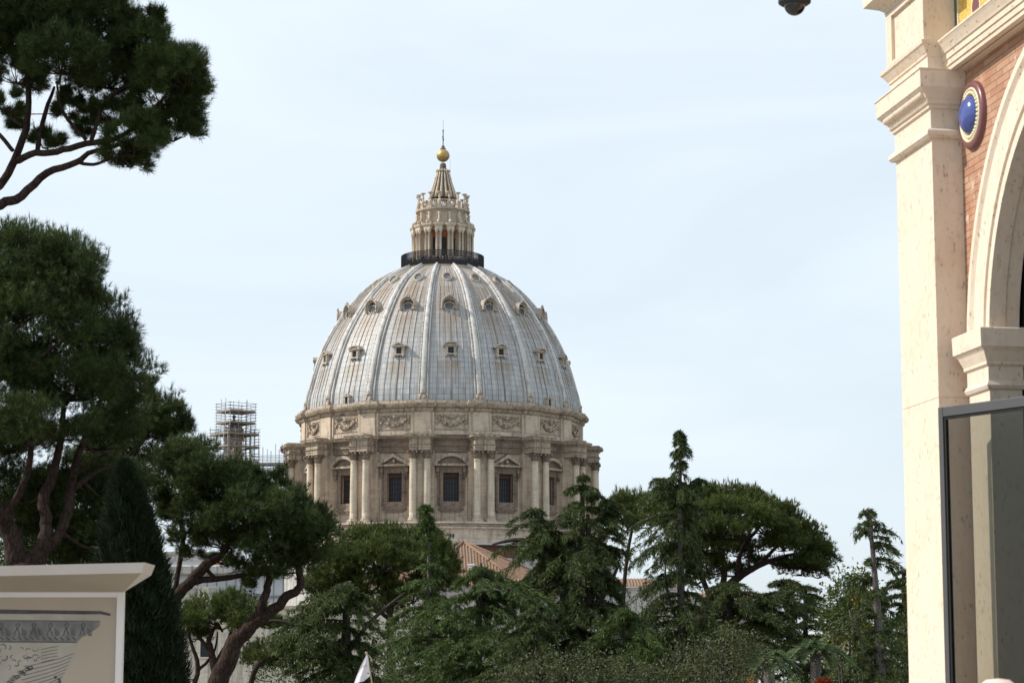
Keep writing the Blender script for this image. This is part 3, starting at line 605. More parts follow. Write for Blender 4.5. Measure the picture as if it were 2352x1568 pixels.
for th in PIERS[1:]: rep_tree(butt, church, th)
mb = MB(); mb.box(-.22, .22, -26.62, -26.5, zp(1180), zp(1168)); mb.box(-.35, .35, -24.45, -24.3, za0 + .55, za0 + 1.35); mb.build('air_vent', M['pane'], church, rotz=T0 - STEP * .5 + R(2.1))

# base under the drum
mb = MB(); z2 = zf(1213, 370.2); z3 = zf(1243, 370.2)
mb.lathe([(22.0, zbase - .1), (28.9, zbase - .15), (29.3, zbase - .2), (29.35, zbase - .45), (28.9, zbase - .55), (28.95, zbase - .8), (29.6, zbase - 1.05), (29.6, zbase - 1.25), (29.1, z2 + .1), (29.0, z2 - .2), (29.0, z3 + .6), (29.15, z3 + .55), (29.15, z3 - .5)], 128, smooth=False)
mb.build('drum_base', M['stone'], church)
mb = MB(); mb.lathe([(28.5, z3 - .15), (31.6, z3 - .3), (31.7, z3 - .28), (31.7, z3 - .55), (31.5, z3 - .6)], 128, smooth=False); mb.build('eaves_gutter', M['panel'], church)
mb = MB(); mb.lathe([(31.0, z3 - .55), (30.6, z3 - .9), (30.4, z3 - 2.6)], 96, smooth=False); mb.build('eaves_wall', M['eaves'], church)
mb = MB(); mb.lathe([(30.4, z3 - 2.6), (30.5, z3 - 2.62), (30.5, -36)], 96, smooth=False); mb.build('lower_wall', M['plaster'], church)
wth = math.asin(((1039 - 1002.6) * .0713) / 29.0); mb = MB(); zq = zf(1233.5, 371)
for s in (-1, 1): mb.box(*sorted((s * .42, s * .58)), -29.12, -28.7, zq - .6, zq + .55)
mb.box(-.58, .58, -29.12, -28.7, zq + .55, zq + .68); mb.box(-.65, .65, -29.16, -28.7, zq - .72, zq - .6); w = mb.build('base_window', M['stone'], church, rotz=wth)
mb = MB(); mb.box(-.42, .42, -29.06, -29.02, zq - .6, zq + .55); mb.build('pane', M['pane'], w)
mb = MB(); mb.box(-.03, .03, -29.09, -29.065, zq - .6, zq + .55); mb.box(-.42, .42, -29.088, -29.066, zq - .05, zq); mb.build('glazing_bars', M['panel'], w)

# lantern
lan = bpy.data.objects.new('lantern', None); COL.objects.link(lan); lan.parent = church; tag(lan, None)
def lz(py, r=5.0): return zf(py, DY - r)
PXM = 0.0783
zfl = lz(606, 7.4); zfo = lz(622, 7.5)
mb = MB(); mb.lathe([(6.2, zfo - .9), (7.3, zfo - .35), (7.35, zfo - .1), (7.75, zfo + .1), (7.8, zfo + .35), (7.45, zfo + .6), (7.4, zfl - .1), (7.55, zfl), (3.0, zfl + .02)], 64, smooth=False); mb.build('gallery_floor', M['lantern_stone'], lan)
zr = lz(573.5, 7.4)
mb = MB()
for k in range(230):
    a = 2 * math.pi * k / 230; x, y = 7.36 * math.sin(a), -7.36 * math.cos(a)
    mb.box(x - .046, x + .046, y - .046, y + .046, zfl, zr if k % 4 == 0 else zr - .02)
for f, h in ((0.03, .12), (.2, .05), (.42, .06), (.62, .05), (.82, .05), (.97, .12)): z = zfl + (zr - zfl) * f; mb.lathe([(7.40, z), (7.40, z + h), (7.30, z + h), (7.30, z), (7.40, z)], 64, smooth=False)
mb.lathe([(7.34, zfl + .02), (7.34, zfl + .85)], 64, smooth=False)
mb.build('gallery_railing', M['darkmetal'], lan)
zc0_, zc1_ = zfl, lz(523, 5.9); ze1 = lz(509.5, 6.2); core_r = 3.95
mb = MB(); mb.lathe([(core_r, zfl), (core_r, zc1_ + .1)], 64, smooth=False); mb.build('lantern_core', M['brickcore'], lan)
mb = MB(); mb.lathe([(3.9, zc1_ - .05), (4.35, zc1_), (4.35, zc1_ + .4), (4.7, zc1_ + .6), (4.75, ze1 - .1), (3.9, ze1)], 64, smooth=False); mb.build('lantern_entablature', M['lantern_stone'], lan)
mb = MB(); H = zc1_ - zfl
for s in (-.34, .34):
    x = s; p = [(.3, zfl), (.3, zfl + .3), (.23, zfl + .4)] + [(.215 - .03 * f, zfl + .4 + (H - 1.05) * f) for f in (0, .3, .6, 1)] + [(.26, zc1_ - .62), (.22, zc1_ - .58), (.24, zc1_ - .4), (.36, zc1_ - .14), (.36, zc1_)]
    mb.lathe(p, 12, c=(x, -5.35))
    for k in range(6): a = k * math.pi / 3; mb.ball((x + .27 * math.cos(a), -5.35 + .27 * math.sin(a), zc1_ - .36), (.09, .09, .12), 5, 4)
mb.box(-.2, .2, -5.05, -3.8, zfl, zc1_)
cp = mb.build('column_pair', M['lantern_stone'], lan, rotz=PIERS[0])
mb = MB(); mb.mould(-.66, .66, -5.62, -4.0, [(0, zc1_ - .02), (0, zc1_ + .45), (.08, zc1_ + .5), (.2, zc1_ + .72), (.24, ze1 - .05), (.16, ze1 + .02)]); cb = mb.build('entablature_block', M['lantern_stone'], lan, rotz=PIERS[0])
zt0, zt1 = ze1, lz(480, 4.8)
mb = MB(); mb.prism([(-.26, zt0), (.26, zt0), (.2, zt1 - .7), (-.2, zt1 - .7)], -4.6, -4.1)
mb.tube([(0, -5.35, zt0 + .1), (0, -5.25, zt0 + .5), (0, -4.95, zt0 + .75), (0, -4.72, zt0 + 1.2), (0, -4.68, zt1 - .7), (0, -4.75, zt1 - .35)], [.3, .34, .2, .18, .24, .3], 8); mb.ball((0, -5.3, zt0 + .35), (.3, .42, .4), 8, 6)
vo = mb.build('scroll_buttress', M['lantern_stone'], lan, rotz=PIERS[0])
zk = lz(474, 4.7)
mb = MB(); mb.mould(-.34, .34, -4.75, -4.1, [(.06, zt1 + .1), (.06, zt1 + .3), (0, zt1 + .35), (0, zk + .4), (.05, zk + .5)])
z0 = zk + .45
mb.lathe([(0, z0), (.3, z0), (.22, z0 + .2), (.34, z0 + .5), (.36, z0 + .75), (.16, z0 + 1.0), (.14, z0 + 1.2), (.26, z0 + 1.4), (.14, z0 + 1.6), (.18, z0 + 2.0), (.5, z0 + 2.2), (.52, z0 + 2.3), (.1, z0 + 2.36), (0, z0 + 2.4)], 10, c=(0, -4.42))
cd = mb.build('candelabrum', M['lantern_stone'], lan, rotz=PIERS[0])
mb = MB(); mb.box(-.42, .42, -4.03, -3.7, zfl + .6, zc1_ - 1.6); mb.prism([(.42 * math.cos(R(a)), zc1_ - 1.62 + .42 * math.sin(R(a))) for a in range(0, 181, 20)], -4.03, -3.7); lw = mb.build('lantern_window', M['pane'], lan, rotz=BAYS[0])
PF = [T0 + STEP * (k + .5) for k in range(-8, 8)]
for o in (cp, cb, vo, cd):
    o.rotation_euler = (0, 0, PF[0])
    for th in PF[1:]: rep(o, lan, th)
for th in BAYS[1:]: rep(lw, lan, th)
mb = MB(); mb.lathe([(4.1, zt0), (4.1, zt1 - .25), (4.25, zt1 - .2), (4.45, zt1 + .1), (4.85, zt1 + .2), (4.9, zt1 + .42), (3.6, zt1 + .5), (3.3, zt1 + .6), (3.2, zk + .35)], 64, smooth=False); mb.build('lantern_attic', M['lantern_stone'], lan)
zb_ = zk + .35
mb = MB(); mb.lathe([(3.2, zb_), (3.3, zb_ + .05), (3.3, zb_ + .2), (2.3, zb_ + .22)], 48, smooth=False); mb.lathe([(3.24, zb_ + 1.25), (3.24, zb_ + 1.4), (3.04, zb_ + 1.4), (3.04, zb_ + 1.25), (3.24, zb_ + 1.25)], 48, smooth=False)
for k in range(64): a = 2 * math.pi * k / 64; mb.lathe([(.06, zb_ + .2), (.12, zb_ + .5), (.06, zb_ + .9), (.09, zb_ + 1.26)], 5, c=(3.14 * math.sin(a), -3.14 * math.cos(a)))
mb.build('upper_balustrade', M['lantern_stone'], lan)
sp = [(29.5 * PXM, lz(452, 2)), (27 * PXM, lz(440, 2)), (23.5 * PXM, lz(429, 2)), (19.8 * PXM, lz(418, 2)), (16.5 * PXM, lz(408, 1)), (13.5 * PXM, lz(397, 1)), (11.8 * PXM, lz(391, 1))]
mb = MB(); mb.lathe(sp, 48); mb.build('spire', M['spire'], lan); mb = MB()
for k in range(16):
    a = T0 + STEP * (k + .5); mb.tube([((r + .08) * math.sin(a), -(r + .08) * math.cos(a), z) for r, z in sp], [.24, .22, .2, .17, .14, .11, .1], 6)
    for r, z, q in ((sp[-1][0] + .22, sp[-1][1] + .05, .2), (sp[4][0] + .14, sp[4][1], .15)): mb.ball((r * math.sin(a), -r * math.cos(a), z), q, 6, 5)
mb.build('spire_ribs', M['lantern_stone'], lan); mb = MB(); zn = sp[-1][1]; mb.lathe([(12 * PXM, zn), (8 * PXM, zn + .15), (8.3 * PXM, zn + .5), (7 * PXM, zn + .7), (7.6 * PXM, zn + .9), (6.8 * PXM, lz(375, 1)), (4.5 * PXM, lz(372, 1))], 24)
mb.build('spire_neck', M['spire'], lan)
zg = lz(357.5, 0); rg = 15.0 * PXM; mb = MB(); mb.ball((0, 0, zg), rg, 32, 20); mb.build('gilded_ball', M['gold'], lan)
mb = MB(); mb.lathe([(.5, zg + rg - .12), (.5, zg + rg + .12), (.3, zg + rg + .25), (.3, zg + rg + .55), (.1, zg + rg + .7), (0, zg + rg + .7)], 12); zx = lz(276, 0)
mb.bar((0, 0, zg + rg + .6), (0, 0, zx - 2.0), .16, .3); mb.bar((0, -1.1, zx - 3.4), (0, 1.1, zx - 3.4), .16, .26); mb.tube([(0, 0, zx - 2.0), (0, 0, zx)], .03, 5)
for p in ((0, -1.15, zx - 3.4), (0, 1.15, zx - 3.4), (0, 0, zx - 1.95)): mb.ball(p, .16, 6, 5)
mb.build('cross', M['spire'], lan)
mb = MB(); mb.tube([(rg + .02, -.2, zg + .1), (rg + .1, -.2, zg - 1.2), (sp[3][0] - .1, -.8, sp[3][1])], .02, 4); mb.build('lightning_cable', M['darkmetal'], lan)
# red warning lamp on the leftmost buttress
th = PIERS[1] - R(1.5); p = at(648, 1029, DY - 1); lamp = thing('warning_lamp', 'small red lamp box fixed on the corner of the leftmost buttress cornice', 'lamp', p)
mb = MB(); mb.mould(-.3, .3, -.25, .25, [(-.1, -.45), (0, -.35), (0, .25), (-.12, .38)]); mb.build('housing', M['red'], lamp, bevel=.03)
mb = MB(); mb.tube([(.1, 0, -.3), (.5, 0, -.5), (.9, 0, -.5)], .06, 6); mb.tube([(0, 0, .3), (0, 0, .8)], .05, 6); mb.build('bracket', M['red'], lamp)
# ---------------------------------------------------------------- people
def skin_body():
    pts = {'pel': (0, 0, .95, .13), 'bel': (0, -.01, 1.1, .125), 'che': (0, 0, 1.3, .14), 'nk': (0, .01, 1.48, .055), 'hd0': (0, -.01, 1.56, .075), 'hd1': (0, -.02, 1.66, .085), 'hd2': (0, 0, 1.73, .05)}
    E = [('pel', 'bel'), ('bel', 'che'), ('che', 'nk'), ('nk', 'hd0'), ('hd0', 'hd1'), ('hd1', 'hd2')]
    for s, q in ((-1, 'l'), (1, 'r')):
        pts.update({q + 'h': (s * .1, 0, .9, .095), q + 'k': (s * .11, -.02, .5, .062), q + 'a': (s * .11, .02, .1, .042), q + 't': (s * .12, -.13, .04, .035),
                    q + 's': (s * .19, 0, 1.4, .062), q + 'e': (s * .25, .03, 1.13, .045), q + 'w': (s * .24, -.1, .92, .032), q + 'f': (s * .23, -.15, .85, .028)})
        E += [('pel', q + 'h'), (q + 'h', q + 'k'), (q + 'k', q + 'a'), (q + 'a', q + 't'), ('che', q + 's'), (q + 's', q + 'e'), (q + 'e', q + 'w'), (q + 'w', q + 'f')]
    K = list(pts); me = bpy.data.meshes.new('person'); me.from_pydata([pts[k][:3] for k in K], [(K.index(a), K.index(b)) for a, b in E], [])
    o = bpy.data.objects.new('person', me); COL.objects.link(o)
    o.modifiers.new('skin', 'SKIN'); sub = o.modifiers.new('sub', 'SUBSURF'); sub.levels = 1; sub.render_levels = 1
    for i, k in enumerate(K): me.skin_vertices[0].data[i].radius = (pts[k][3], pts[k][3] * (.75 if k in ('che', 'bel') else 1)); me.skin_vertices[0].data[i].use_root = (k == 'pel')
    dg = bpy.context.evaluated_depsgraph_get(); dg.update(); m2 = bpy.data.meshes.new_from_object(o.evaluated_get(dg)); bpy.data.objects.remove(o)
    cz = [p.center for p in m2.polygons]
    idx = [0 if (c.z > 1.47 or (abs(c.x) > .2 and c.z < .98)) else 1 if c.z > .93 else 2 if c.z > .1 else 3 for c in cz]
    return m2, idx
BODY, BIDX = skin_body()
SKIN = plain('skin', (0.45, 0.27, 0.19), 0.6); SHOE = plain('shoe_leather', (0.03, 0.025, 0.02), 0.5)
def cloth(n, c): return plain(n, c, 0.9, var=0.1)
CL = dict(white=cloth('white_cotton', (.68, .67, .66)), red=cloth('red_cotton', (.42, .04, .04)), navy=cloth('navy_cotton', (.03, .045, .12)), grey=cloth('grey_cotton', (.22, .22, .23)), black=cloth('black_cotton', (.02, .02, .022)),
          pink=cloth('pink_cotton', (.55, .25, .25)), blue=cloth('denim', (.06, .09, .17)), beige=cloth('beige_cotton', (.42, .35, .26)))
VM = {}
def person_mesh(top, legs, hair):
    k = (top, legs, hair)
    if k not in VM:
        me = BODY.copy(); me.materials.clear()
        for m in (SKIN, CL[top], CL[legs], SHOE, CL[hair]): me.materials.append(m)
        for p, i in zip(me.polygons, BIDX): p.material_index = 4 if (p.center.z > 1.66 or (p.center.z > 1.56 and p.center.y > .03)) else i
        VM[k] = me
    return VM[k]
def person(top, legs, hair, loc, rz, label, group=None):
    o = bpy.data.objects.new('person', person_mesh(top, legs, hair)); COL.objects.link(o); o.location = loc; o.rotation_euler = (0, 0, rz); o['rz'] = 0
    del o['rz']; return tag(o, label, 'person', group)
rp = random.Random(9); zfl_w = zfl
tops = ['white', 'red', 'navy', 'grey', 'black', 'pink', 'white', 'beige', 'white']
for k in range(46):
    a = R(-66 + 134 * k / 45 + rp.uniform(-1.2, 1.2)); r = rp.uniform(6.75, 7.05); t = rp.choice(tops)
    person(t, rp.choice(['blue', 'beige', 'black', 'grey']), rp.choice(['black', 'beige', 'black']), (AX + r * math.sin(a), DY - r * math.cos(a), zfl_w + .03), a + R(rp.uniform(-50, 50)),
           'tiny visitor in a %s top standing behind the lantern gallery railing' % t, 'visitors on the lantern gallery')
# visitor whose pale cap just shows at the lower right
p = at(2292, 1560, 9.0); pr = person('white', 'blue', 'black', (p.x, 9.0, 0.0), R(160), 'visitor whose pale cap shows at the bottom edge in front of the glass door', )
pr.scale = (1, 1, 1.0)
mb = MB(); zt = p.z; sc_ = zt - .02
mb.lathe([(.0, zt + .005), (.045, zt), (.085, zt - .03), (.105, zt - .08), (.108, zt - .13), (.1, zt - .13)], 16, c=(0, 0)); mb.prism([(-.09, 0), (.09, 0), (.07, .012), (-.07, .012)], -.2, -.08)
V = mb.v; mb.v = [(x, y, z + (zt - .13 if i >= len(V) - 8 else 0)) for i, (x, y, z) in enumerate(V)]
cp_ = mb.build('cap', cloth('cap_cotton', (.62, .52, .46)), pr); pr.scale = (zt / 1.78,) * 3 if False else (1, 1, 1)
dz = zt - 1.775; pr.location.z = 0; pr.scale = (1, 1, zt / 1.80); cp_.scale = (1, 1, 1.80 / zt)
# ---------------------------------------------------------------- travertine and brick museum at the right; local x runs along the facade towards the viewer, y into the wall
P0 = at(2145, 500, 20.0)
mus = thing('museum_building', 'sunlit travertine and brick museum front with arched doorway, gold mosaic and blue boss', 'building', (P0.x, 20.0, 0), math.atan2(-.9882, .1532))
def zm(py, Y=20.0): return zf(py, Y)
W0, W1 = -1.0, 0.0; YW = 0.28
prof_p = [(0.04, 0), (.04, .5), (0, .55), (0, zm(912) - .003), (-.005, zm(912) - .002), (-.005, zm(912) + .002), (0, zm(912) + .003), (0, zm(319)), (.035, zm(317)), (.058, zm(311)), (.055, zm(302)), (.035, zm(297)), (.008, zm(295)), (.008, zm(251)), (.03, zm(249)), (.03, zm(242)), (.05, zm(240)), (.052, zm(232)), (.062, zm(229)),
          (.085, zm(220)), (.115, zm(213)), (.135, zm(208)), (.14, zm(207)), (.145, zm(171)), (.155, zm(169)), (.155, zm(166.5)), (.03, zm(166))]
mb = MB(); mb.mould(W0, W1, 0, YW + .5, prof_p, True); mb.build('pilaster', M['trav'], mus)
up = [(.03, zm(166)), (.03, zm(132)), (.045, zm(130)), (.045, zm(126)), (.06, zm(121)), (.09, zm(110)), (.105, zm(107)), (.11, zm(99)), (.03, zm(98)), (.03, zm(-38)), (.06, zm(-39)), (.06, zm(-44)), (.10, zm(-52)), (.2, zm(-62)), (.22, zm(-64)), (.22, zm(-90)), (.0, zm(-91)), (.0, zm(-300))]
mb = MB(); mb.mould(W0, W1, 0, YW + .5, up, True)
for x0, x1, z0, z1 in ((W0 + .0, W1 + .0, zm(84), zm(97.5)), (W0, W1, zm(-37), zm(-24))): mb.box(x0 - .029, x1 + .029, -.062, .1, z0, z1)
for x0, x1 in ((W0 - .029, W0 + .13), (W1 - .13, W1 + .029)): mb.box(x0, x1, -.0615, .1, zm(84) + .002, zm(-24) - .002)
mb.build('upper_pier', M['trav'], mus)
mb = MB(); n = 20
for k in range(n):                                     # egg moulding under the abacus
    x = W0 - .04 + (W1 - W0 + .08) * (k + .5) / n; mb.ball((x, -.088, zm(221)), (.019, .032, .034), 8, 6)
    if k: xx = W0 - .04 + (W1 - W0 + .08) * k / n; mb.prism([(xx - .004, zm(213)), (xx + .004, zm(213)), (xx, zm(229))], -.11, -.07)
mb.build('egg_moulding', M['trav'], mus)
# entablature and brick field
mb = MB(); pr_ = [(.20, zm(170)), (.13, zm(170)), (.13, zm(160)), (.117, zm(159.5)), (.117, zm(146)), (.105, zm(145.5)), (.105, zm(132)), (.092, zm(131)), (.085, zm(126)), (.06, zm(113)), (.045, zm(107)), (.04, zm(106)), (.04, zm(101.5)), (.30, zm(100))]
V = [(x, y, z) for x in (W1 - .02, 6.0) for y, z in pr_] ; m_ = len(pr_)
mb.add(V, [(k, k + 1, m_ + k + 1, m_ + k) for k in range(m_ - 1)]); mb.box(W1 - .02, 6.0, .19, .6, zm(170), zm(101))
mb.build('entablature', M['trav_h'], mus)
SPR, CZ, RO, RI = 2.84, 4.35, 2.66, 2.12
mb = MB(); zt = zm(170) + .02; Rm = 2.45; CZ0 = CZ
out = [(0, 0), (0, zt), (5.9, zt), (5.9, 0), (SPR + Rm, 0), (SPR + Rm, CZ)] + [(SPR + Rm * math.cos(R(a)), CZ + Rm * math.sin(R(a))) for a in range(4, 180, 4)] + [(SPR - Rm, CZ), (SPR - Rm, 0)]
mb.prism([(x, z) for x, z in out], YW, YW + .12); mb.build('brick_wall', M['brick'], mus)
mb = MB(); sec_a = [(RO, YW + .05), (RO, YW - .05), (RO - .03, YW - .085), (RO - .10, YW - .09), (RO - .14, YW - .06), (RO - .165, YW - .055), (RO - .17, YW - .075), (RI + .13, YW - .075), (RI + .125, YW - .055), (RI + .06, YW - .052), (RI + .055, YW - .07), (RI, YW - .07), (RI, YW - .02), (RI + .0, YW + .20)]
V = []; na = 90
for k in range(na + 1):
    a = R(180 - 180 * k / na)
    for r, y in sec_a: V.append((SPR + r * math.cos(a), y, CZ + r * math.sin(a)))
q = len(sec_a); mb.add(V, [(i * q + k, i * q + k + 1, (i + 1) * q + k + 1, (i + 1) * q + k) for i in range(na) for k in range(q - 1)])
for k in range(0, 40, 2):                               # sunk panel border on the soffit
    pass
V = []
for k in range(na + 1):
    a = R(176 - 172 * k / na)
    for r, y in ((RI - .012, YW + .04), (RI - .012, YW + .07), (RI + .01, YW + .07), (RI + .01, YW + .04)): V.append((SPR + r * math.cos(a), y, CZ + r * math.sin(a)))
mb.add(V, [(i * 4 + k, i * 4 + k + 1, (i + 1) * 4 + k + 1, (i + 1) * 4 + k) for i in range(na) for k in range(3)])
mb.build('archivolt', M['trav'], mus)
zi = 4.55
imp = [(0, 0), (0, zi - .53), (.02, zi - .52), (.035, zi - .49), (.02, zi - .46), (.012, zi - .45), (.012, zi - .33), (.035, zi - .31), (.035, zi - .285), (.045, zi - .26), (.07, zi - .20), (.095, zi - .17), (.105, zi - .165), (.11, zi - .01), (.10, zi)]
mb = MB(); mb.mould(.205, .70, YW - .07, YW + .22, imp); mb.build('jamb_pier', M['trav'], mus)
# glazed opening behind the arch
mb = MB(); yg = YW + .25
for x0, x1 in ((.66, .74), (.98, 1.03), (2.6, 2.68)): mb.box(x0, x1, yg, yg + .06, 0, 4.0)
for z0 in (2.6, 3.75): mb.box(.74, 4.9, yg + .002, yg + .058, z0, z0 + .07)
pts = [(SPR + (RI - .02) * math.cos(R(a)), yg + .03, CZ + (RI - .02) * math.sin(R(a))) for a in range(180, -1, -5)]; mb.tube([(SPR - RI + .02, yg + .03, 3.8)] + pts, .035, 6)
mb.build('arch_window_frame', M['steel'], mus)
mb = MB(); mb.prism([(.6, 0), (.6, CZ)] + [(SPR + 2.3 * math.cos(R(a)), CZ + 2.3 * math.sin(R(a))) for a in range(176, 0, -6)] + [(5.1, 0)], yg + .08, yg + .1); mb.build('dark_glazing', M['pane'], mus)
mb = MB(); mb.prism([(0, 0), (0, 12.5), (9, 12.5), (9, 0)], .52, 6.0); mb.build('inner_wall', M['dark'], mus)
# second pier beyond the arch and floor strip (out of frame, but part of the same front)
mb = MB(); mb.mould(5.7, 6.7, 0, YW + .5, prof_p, True); mb.mould(5.7, 6.7, 0, YW + .5, [(.03, zm(166)), (.03, zm(-38)), (.2, zm(-62)), (.2, zm(-90)), (0, zm(-300))], True); mb.build('pilaster', M['trav'], mus)
mb = MB(); mb.prism([(.03, zm(102)), (.03, zm(-80)), (5.7, zm(-80)), (5.7, zm(102))], .25, .34); mb.build('mosaic_panel', M['mosaic'], mus)
mb = MB(); mb.box(.031, .085, .235, .33, zm(100), zm(-80)); mb.build('mosaic_border', M['majolica_green'], mus)
mb = MB(); mb.box(.088, .11, .238, .33, zm(100), zm(-80)); mb.build('mosaic_border', M['majolica_cream'], mus)
def oval(mb, cx, cz, rx, rz, y0, y1, n=24): mb.prism([(cx + rx * math.cos(2 * math.pi * k / n), cz + rz * math.sin(2 * math.pi * k / n)) for k in range(n)], y0, y1)
oz = zm(22.5, 19.6); ox = .55
mb = MB(); oval(mb, ox, oz, .115, .125, .243, .3); mb.build('mosaic_oval', M['majolica_cream'], mus)
mb = MB(); oval(mb, ox, oz, .085, .095, .239, .3); mb.build('mosaic_oval', M['majolica_red'], mus)
mb = MB()
for x in (1.03, 1.27):
    z = zm(26 - (x - 1.03) * 55, 19.0); mb.box(x - .02, x + .02, .24, .3, z, z + .6); mb.box(x - .05, x + .05, .238, .299, z, z + .025)
mb.build('mosaic_lettering', M['majolica_red'], mus)
# majolica boss
BS, BZ = .30, zm(268, 19.75); 
def dish(prof, mat, name):
    mb = MB(); n = 40; V = []
    for r, y in prof:
        for k in range(n): a = 2 * math.pi * k / n; V.append((BX + r * math.cos(a), YW - y, BZ + r * 1.0 * math.sin(a)))
    F = [(i * n + k, i * n + (k + 1) % n, (i + 1) * n + (k + 1) % n, (i + 1) * n + k) for i in range(len(prof) - 1) for k in range(n)]
    mb.add(V, F, True); mb.add([V[(len(prof) - 1) * n + k] for k in range(n)], [tuple(range(n))]); return mb.build(name, M[mat], boss)
BX = .345
boss = bpy.data.objects.new('majolica_boss', None); COL.objects.link(boss); boss.parent = mus
dish([(.305, -.02), (.305, .03), (.29, .045), (.255, .05), (.245, .045), (.24, .03)], 'majolica_red', 'outer_rim')
dish([(.246, -.01), (.246, .045), (.238, .055), (.226, .05), (.22, .02)], 'majolica_cream', 'inner_rim')
dish([(.224, -.01), (.224, .035), (.165, .03)], 'majolica_gold', 'gilt_channel')
mb = MB()
for k in range(32): a = 2 * math.pi * k / 32; mb.ball((BX + .198 * math.cos(a), YW - .042, BZ + .198 * math.sin(a)), (.018, .02, .018), 7, 5)
mb.build('bead_ring', M['majolica_cream'], boss)
dish([(.182, 0), (.18, .03), (.17, .035)], 'majolica_green', 'green_ring')
dish([(.173 * math.cos(R(a)), .03 + .105 * math.sin(R(a))) for a in range(0, 88, 6)], 'majolica_blue', 'blue_dome')
# open glass door leaf
far = at(2161, 980, 19.45); ztop_d = zf(936, 19.45); dr = Vector((.552, -.834, 0)); nr = Vector((-.834, -.552, 0))
imat = Matrix.Translation((P0.x, 20.0, 0)) @ Matrix.Rotation(math.atan2(-.9882, .1532), 4, 'Z'); imat = imat.inverted()
door = bpy.data.objects.new('glass_door', None); COL.objects.link(door); door.parent = mus
door.matrix_local = imat @ Matrix.Translation((far.x, 19.45, 0)) @ Matrix(((dr.x, -nr.x, 0, 0), (dr.y, -nr.y, 0, 0), (0, 0, 1, 0), (0, 0, 0, 1)))
DW = 1.32; fw = .055
mb = MB()
for x0, x1 in ((0, fw), (DW - fw, DW)): mb.box(x0, x1, -.03, .03, .02, ztop_d)
for z0, z1 in ((ztop_d - .085, ztop_d - .001), (.021, .3), (1.05, 1.1)): mb.box(fw, DW - fw, -.028, .028, z0, z1) if z1 != 1.1 else None
mb.build('door_frame', M['steel'], door, bevel=.004)
mb = MB()
for x0, x1 in ((fw, fw + .022), (DW - fw - .022, DW - fw)): mb.box(x0, x1, -.018, .018, .3, ztop_d - .085)
mb.box(fw + .022, DW - fw - .022, -.017, .017, ztop_d - .107, ztop_d - .085); mb.build('gasket', M['gasket'], door)
mb = MB(); mb.box(fw + .022, DW - fw - .022, -.004, .004, .3, ztop_d - .107); mb.build('pane', M['glass'], door)
mb = MB(); mb.tube([(.09, -.04, .95), (.09, -.085, .98), (.09, -.085, 1.35), (.09, -.04, 1.38)], .012, 8); mb.build('handle', M['steel'], door)
# security camera hung from an arm off the wall
ct = at(1825, 4, 15.0); k15 = 15.0 / FPX
sec = thing('security_camera', 'black dome security camera hanging at the top edge of the sky', 'camera', ct)
mb = MB(); mb.lathe([(0, .16), (32 * k15, .15), (38 * k15, .05), (39 * k15, .0), (38 * k15, -.012), (33 * k15, -.022), (26 * k15, -.028), (0, -.03)], 32); mb.build('housing', M['darkmetal'], sec)
mb = MB(); mb.lathe([(25.5 * k15 * math.cos(R(a)), -.022 + 26.5 * k15 * math.sin(R(a))) for a in range(0, -91, -6)], 32); mb.build('dome_cover', plain('smoked_dome', (0.012, 0.012, 0.014), 0.08, spec=0.7), sec)
wl = Vector((P0.x + .1532 * 5.0 - ct.x + .25, 20 - .9882 * 5.0 - ct.y, 0))
mb = MB(); mb.tube([(0, 0, .14), (0, 0, .45), (.12, 0, .55), (wl.x, wl.y, .55)], .03, 8); mb.box(wl.x - .05, wl.x + .05, wl.y - .1, wl.y + .1, .4, .7); mb.build('bracket_arm', M['steel'], sec)
mb = MB(); mb.mould(6.75, 12.0, YW + .1, 6.0, [(0, 0), (0, 12.5)]); mb.build('side_wall', M['brick'], mus)
# ---------------------------------------------------------------- poster kiosk at the lower left
KY = 18.0; kc = at(286, 1356, KY); kl = at(-420, 1356, KY).x; kz = kc.z; kx = kc.x
ki = thing('poster_kiosk', 'white framed kiosk with a printed cornice banner under a flared beige canopy', 'kiosk', (kx, KY, 0))
Wk = kx - kl; b = .052
mb = MB(); mb.box(-b, 0, -.04, .04, 0, kz); mb.box(-Wk, -b, -.0395, .0395, kz - b, kz - .0005); mb.box(-Wk - b, -Wk, -.04, .04, 0, kz); mb.box(-Wk, -b, -.0395, .0395, .1, .16)
mb.build('frame', M['white'], ki, bevel=.004)
mb = MB(); mb.box(-Wk + .001, -b - .001, -.012, .012, .16, kz - b); ban = mb.build('banner', plain('printed_banner', (0.40, 0.345, 0.28), 0.8, var=0.07, scale=1.4), ki)
INK = plain('dark_print', (0.075, 0.073, 0.078), 0.8, var=0.3, scale=6); INK2 = plain('grey_print', (0.17, 0.17, 0.165), 0.8, var=0.35, scale=9); INK3 = plain('pale_print', (0.37, 0.345, 0.30), 0.8, var=0.12, scale=5)
def kp(cx, cy):                                            # crop coordinates of the printed picture -> panel x, z
    p = at((cx / 4.796) / 1.0884, (cy / 4.796 + 1380) / 1.0884, KY); return p.x - kx, p.z
def sheet(mb, pts, d): mb.prism([kp(*q) for q in pts], -.012 - d, -.0118)
mb = MB(); sheet(mb, [(-900, 735), (1222, 735), (1222, 818), (-900, 800)], .0008); sheet(mb, [(-900, 1065), (930, 1075), (915, 1210), (880, 1300), (700, 1560), (-900, 1560)], .0006); mb.build('printed_stonework', INK3, ban)
mb = MB(); sheet(mb, [(-900, 806), (1205, 824), (1195, 880), (1150, 920), (985, 1015), (925, 1078), (-900, 1068)], .0010); mb.build('printed_moulding', INK2, ban)
mb = MB(); sheet(mb, [(-900, 678), (0, 682), (400, 690), (1215, 702), (1330, 735), (1325, 760), (1215, 740), (1000, 742), (500, 735), (350, 738), (-900, 728)], .0014)
rk = random.Random(2)
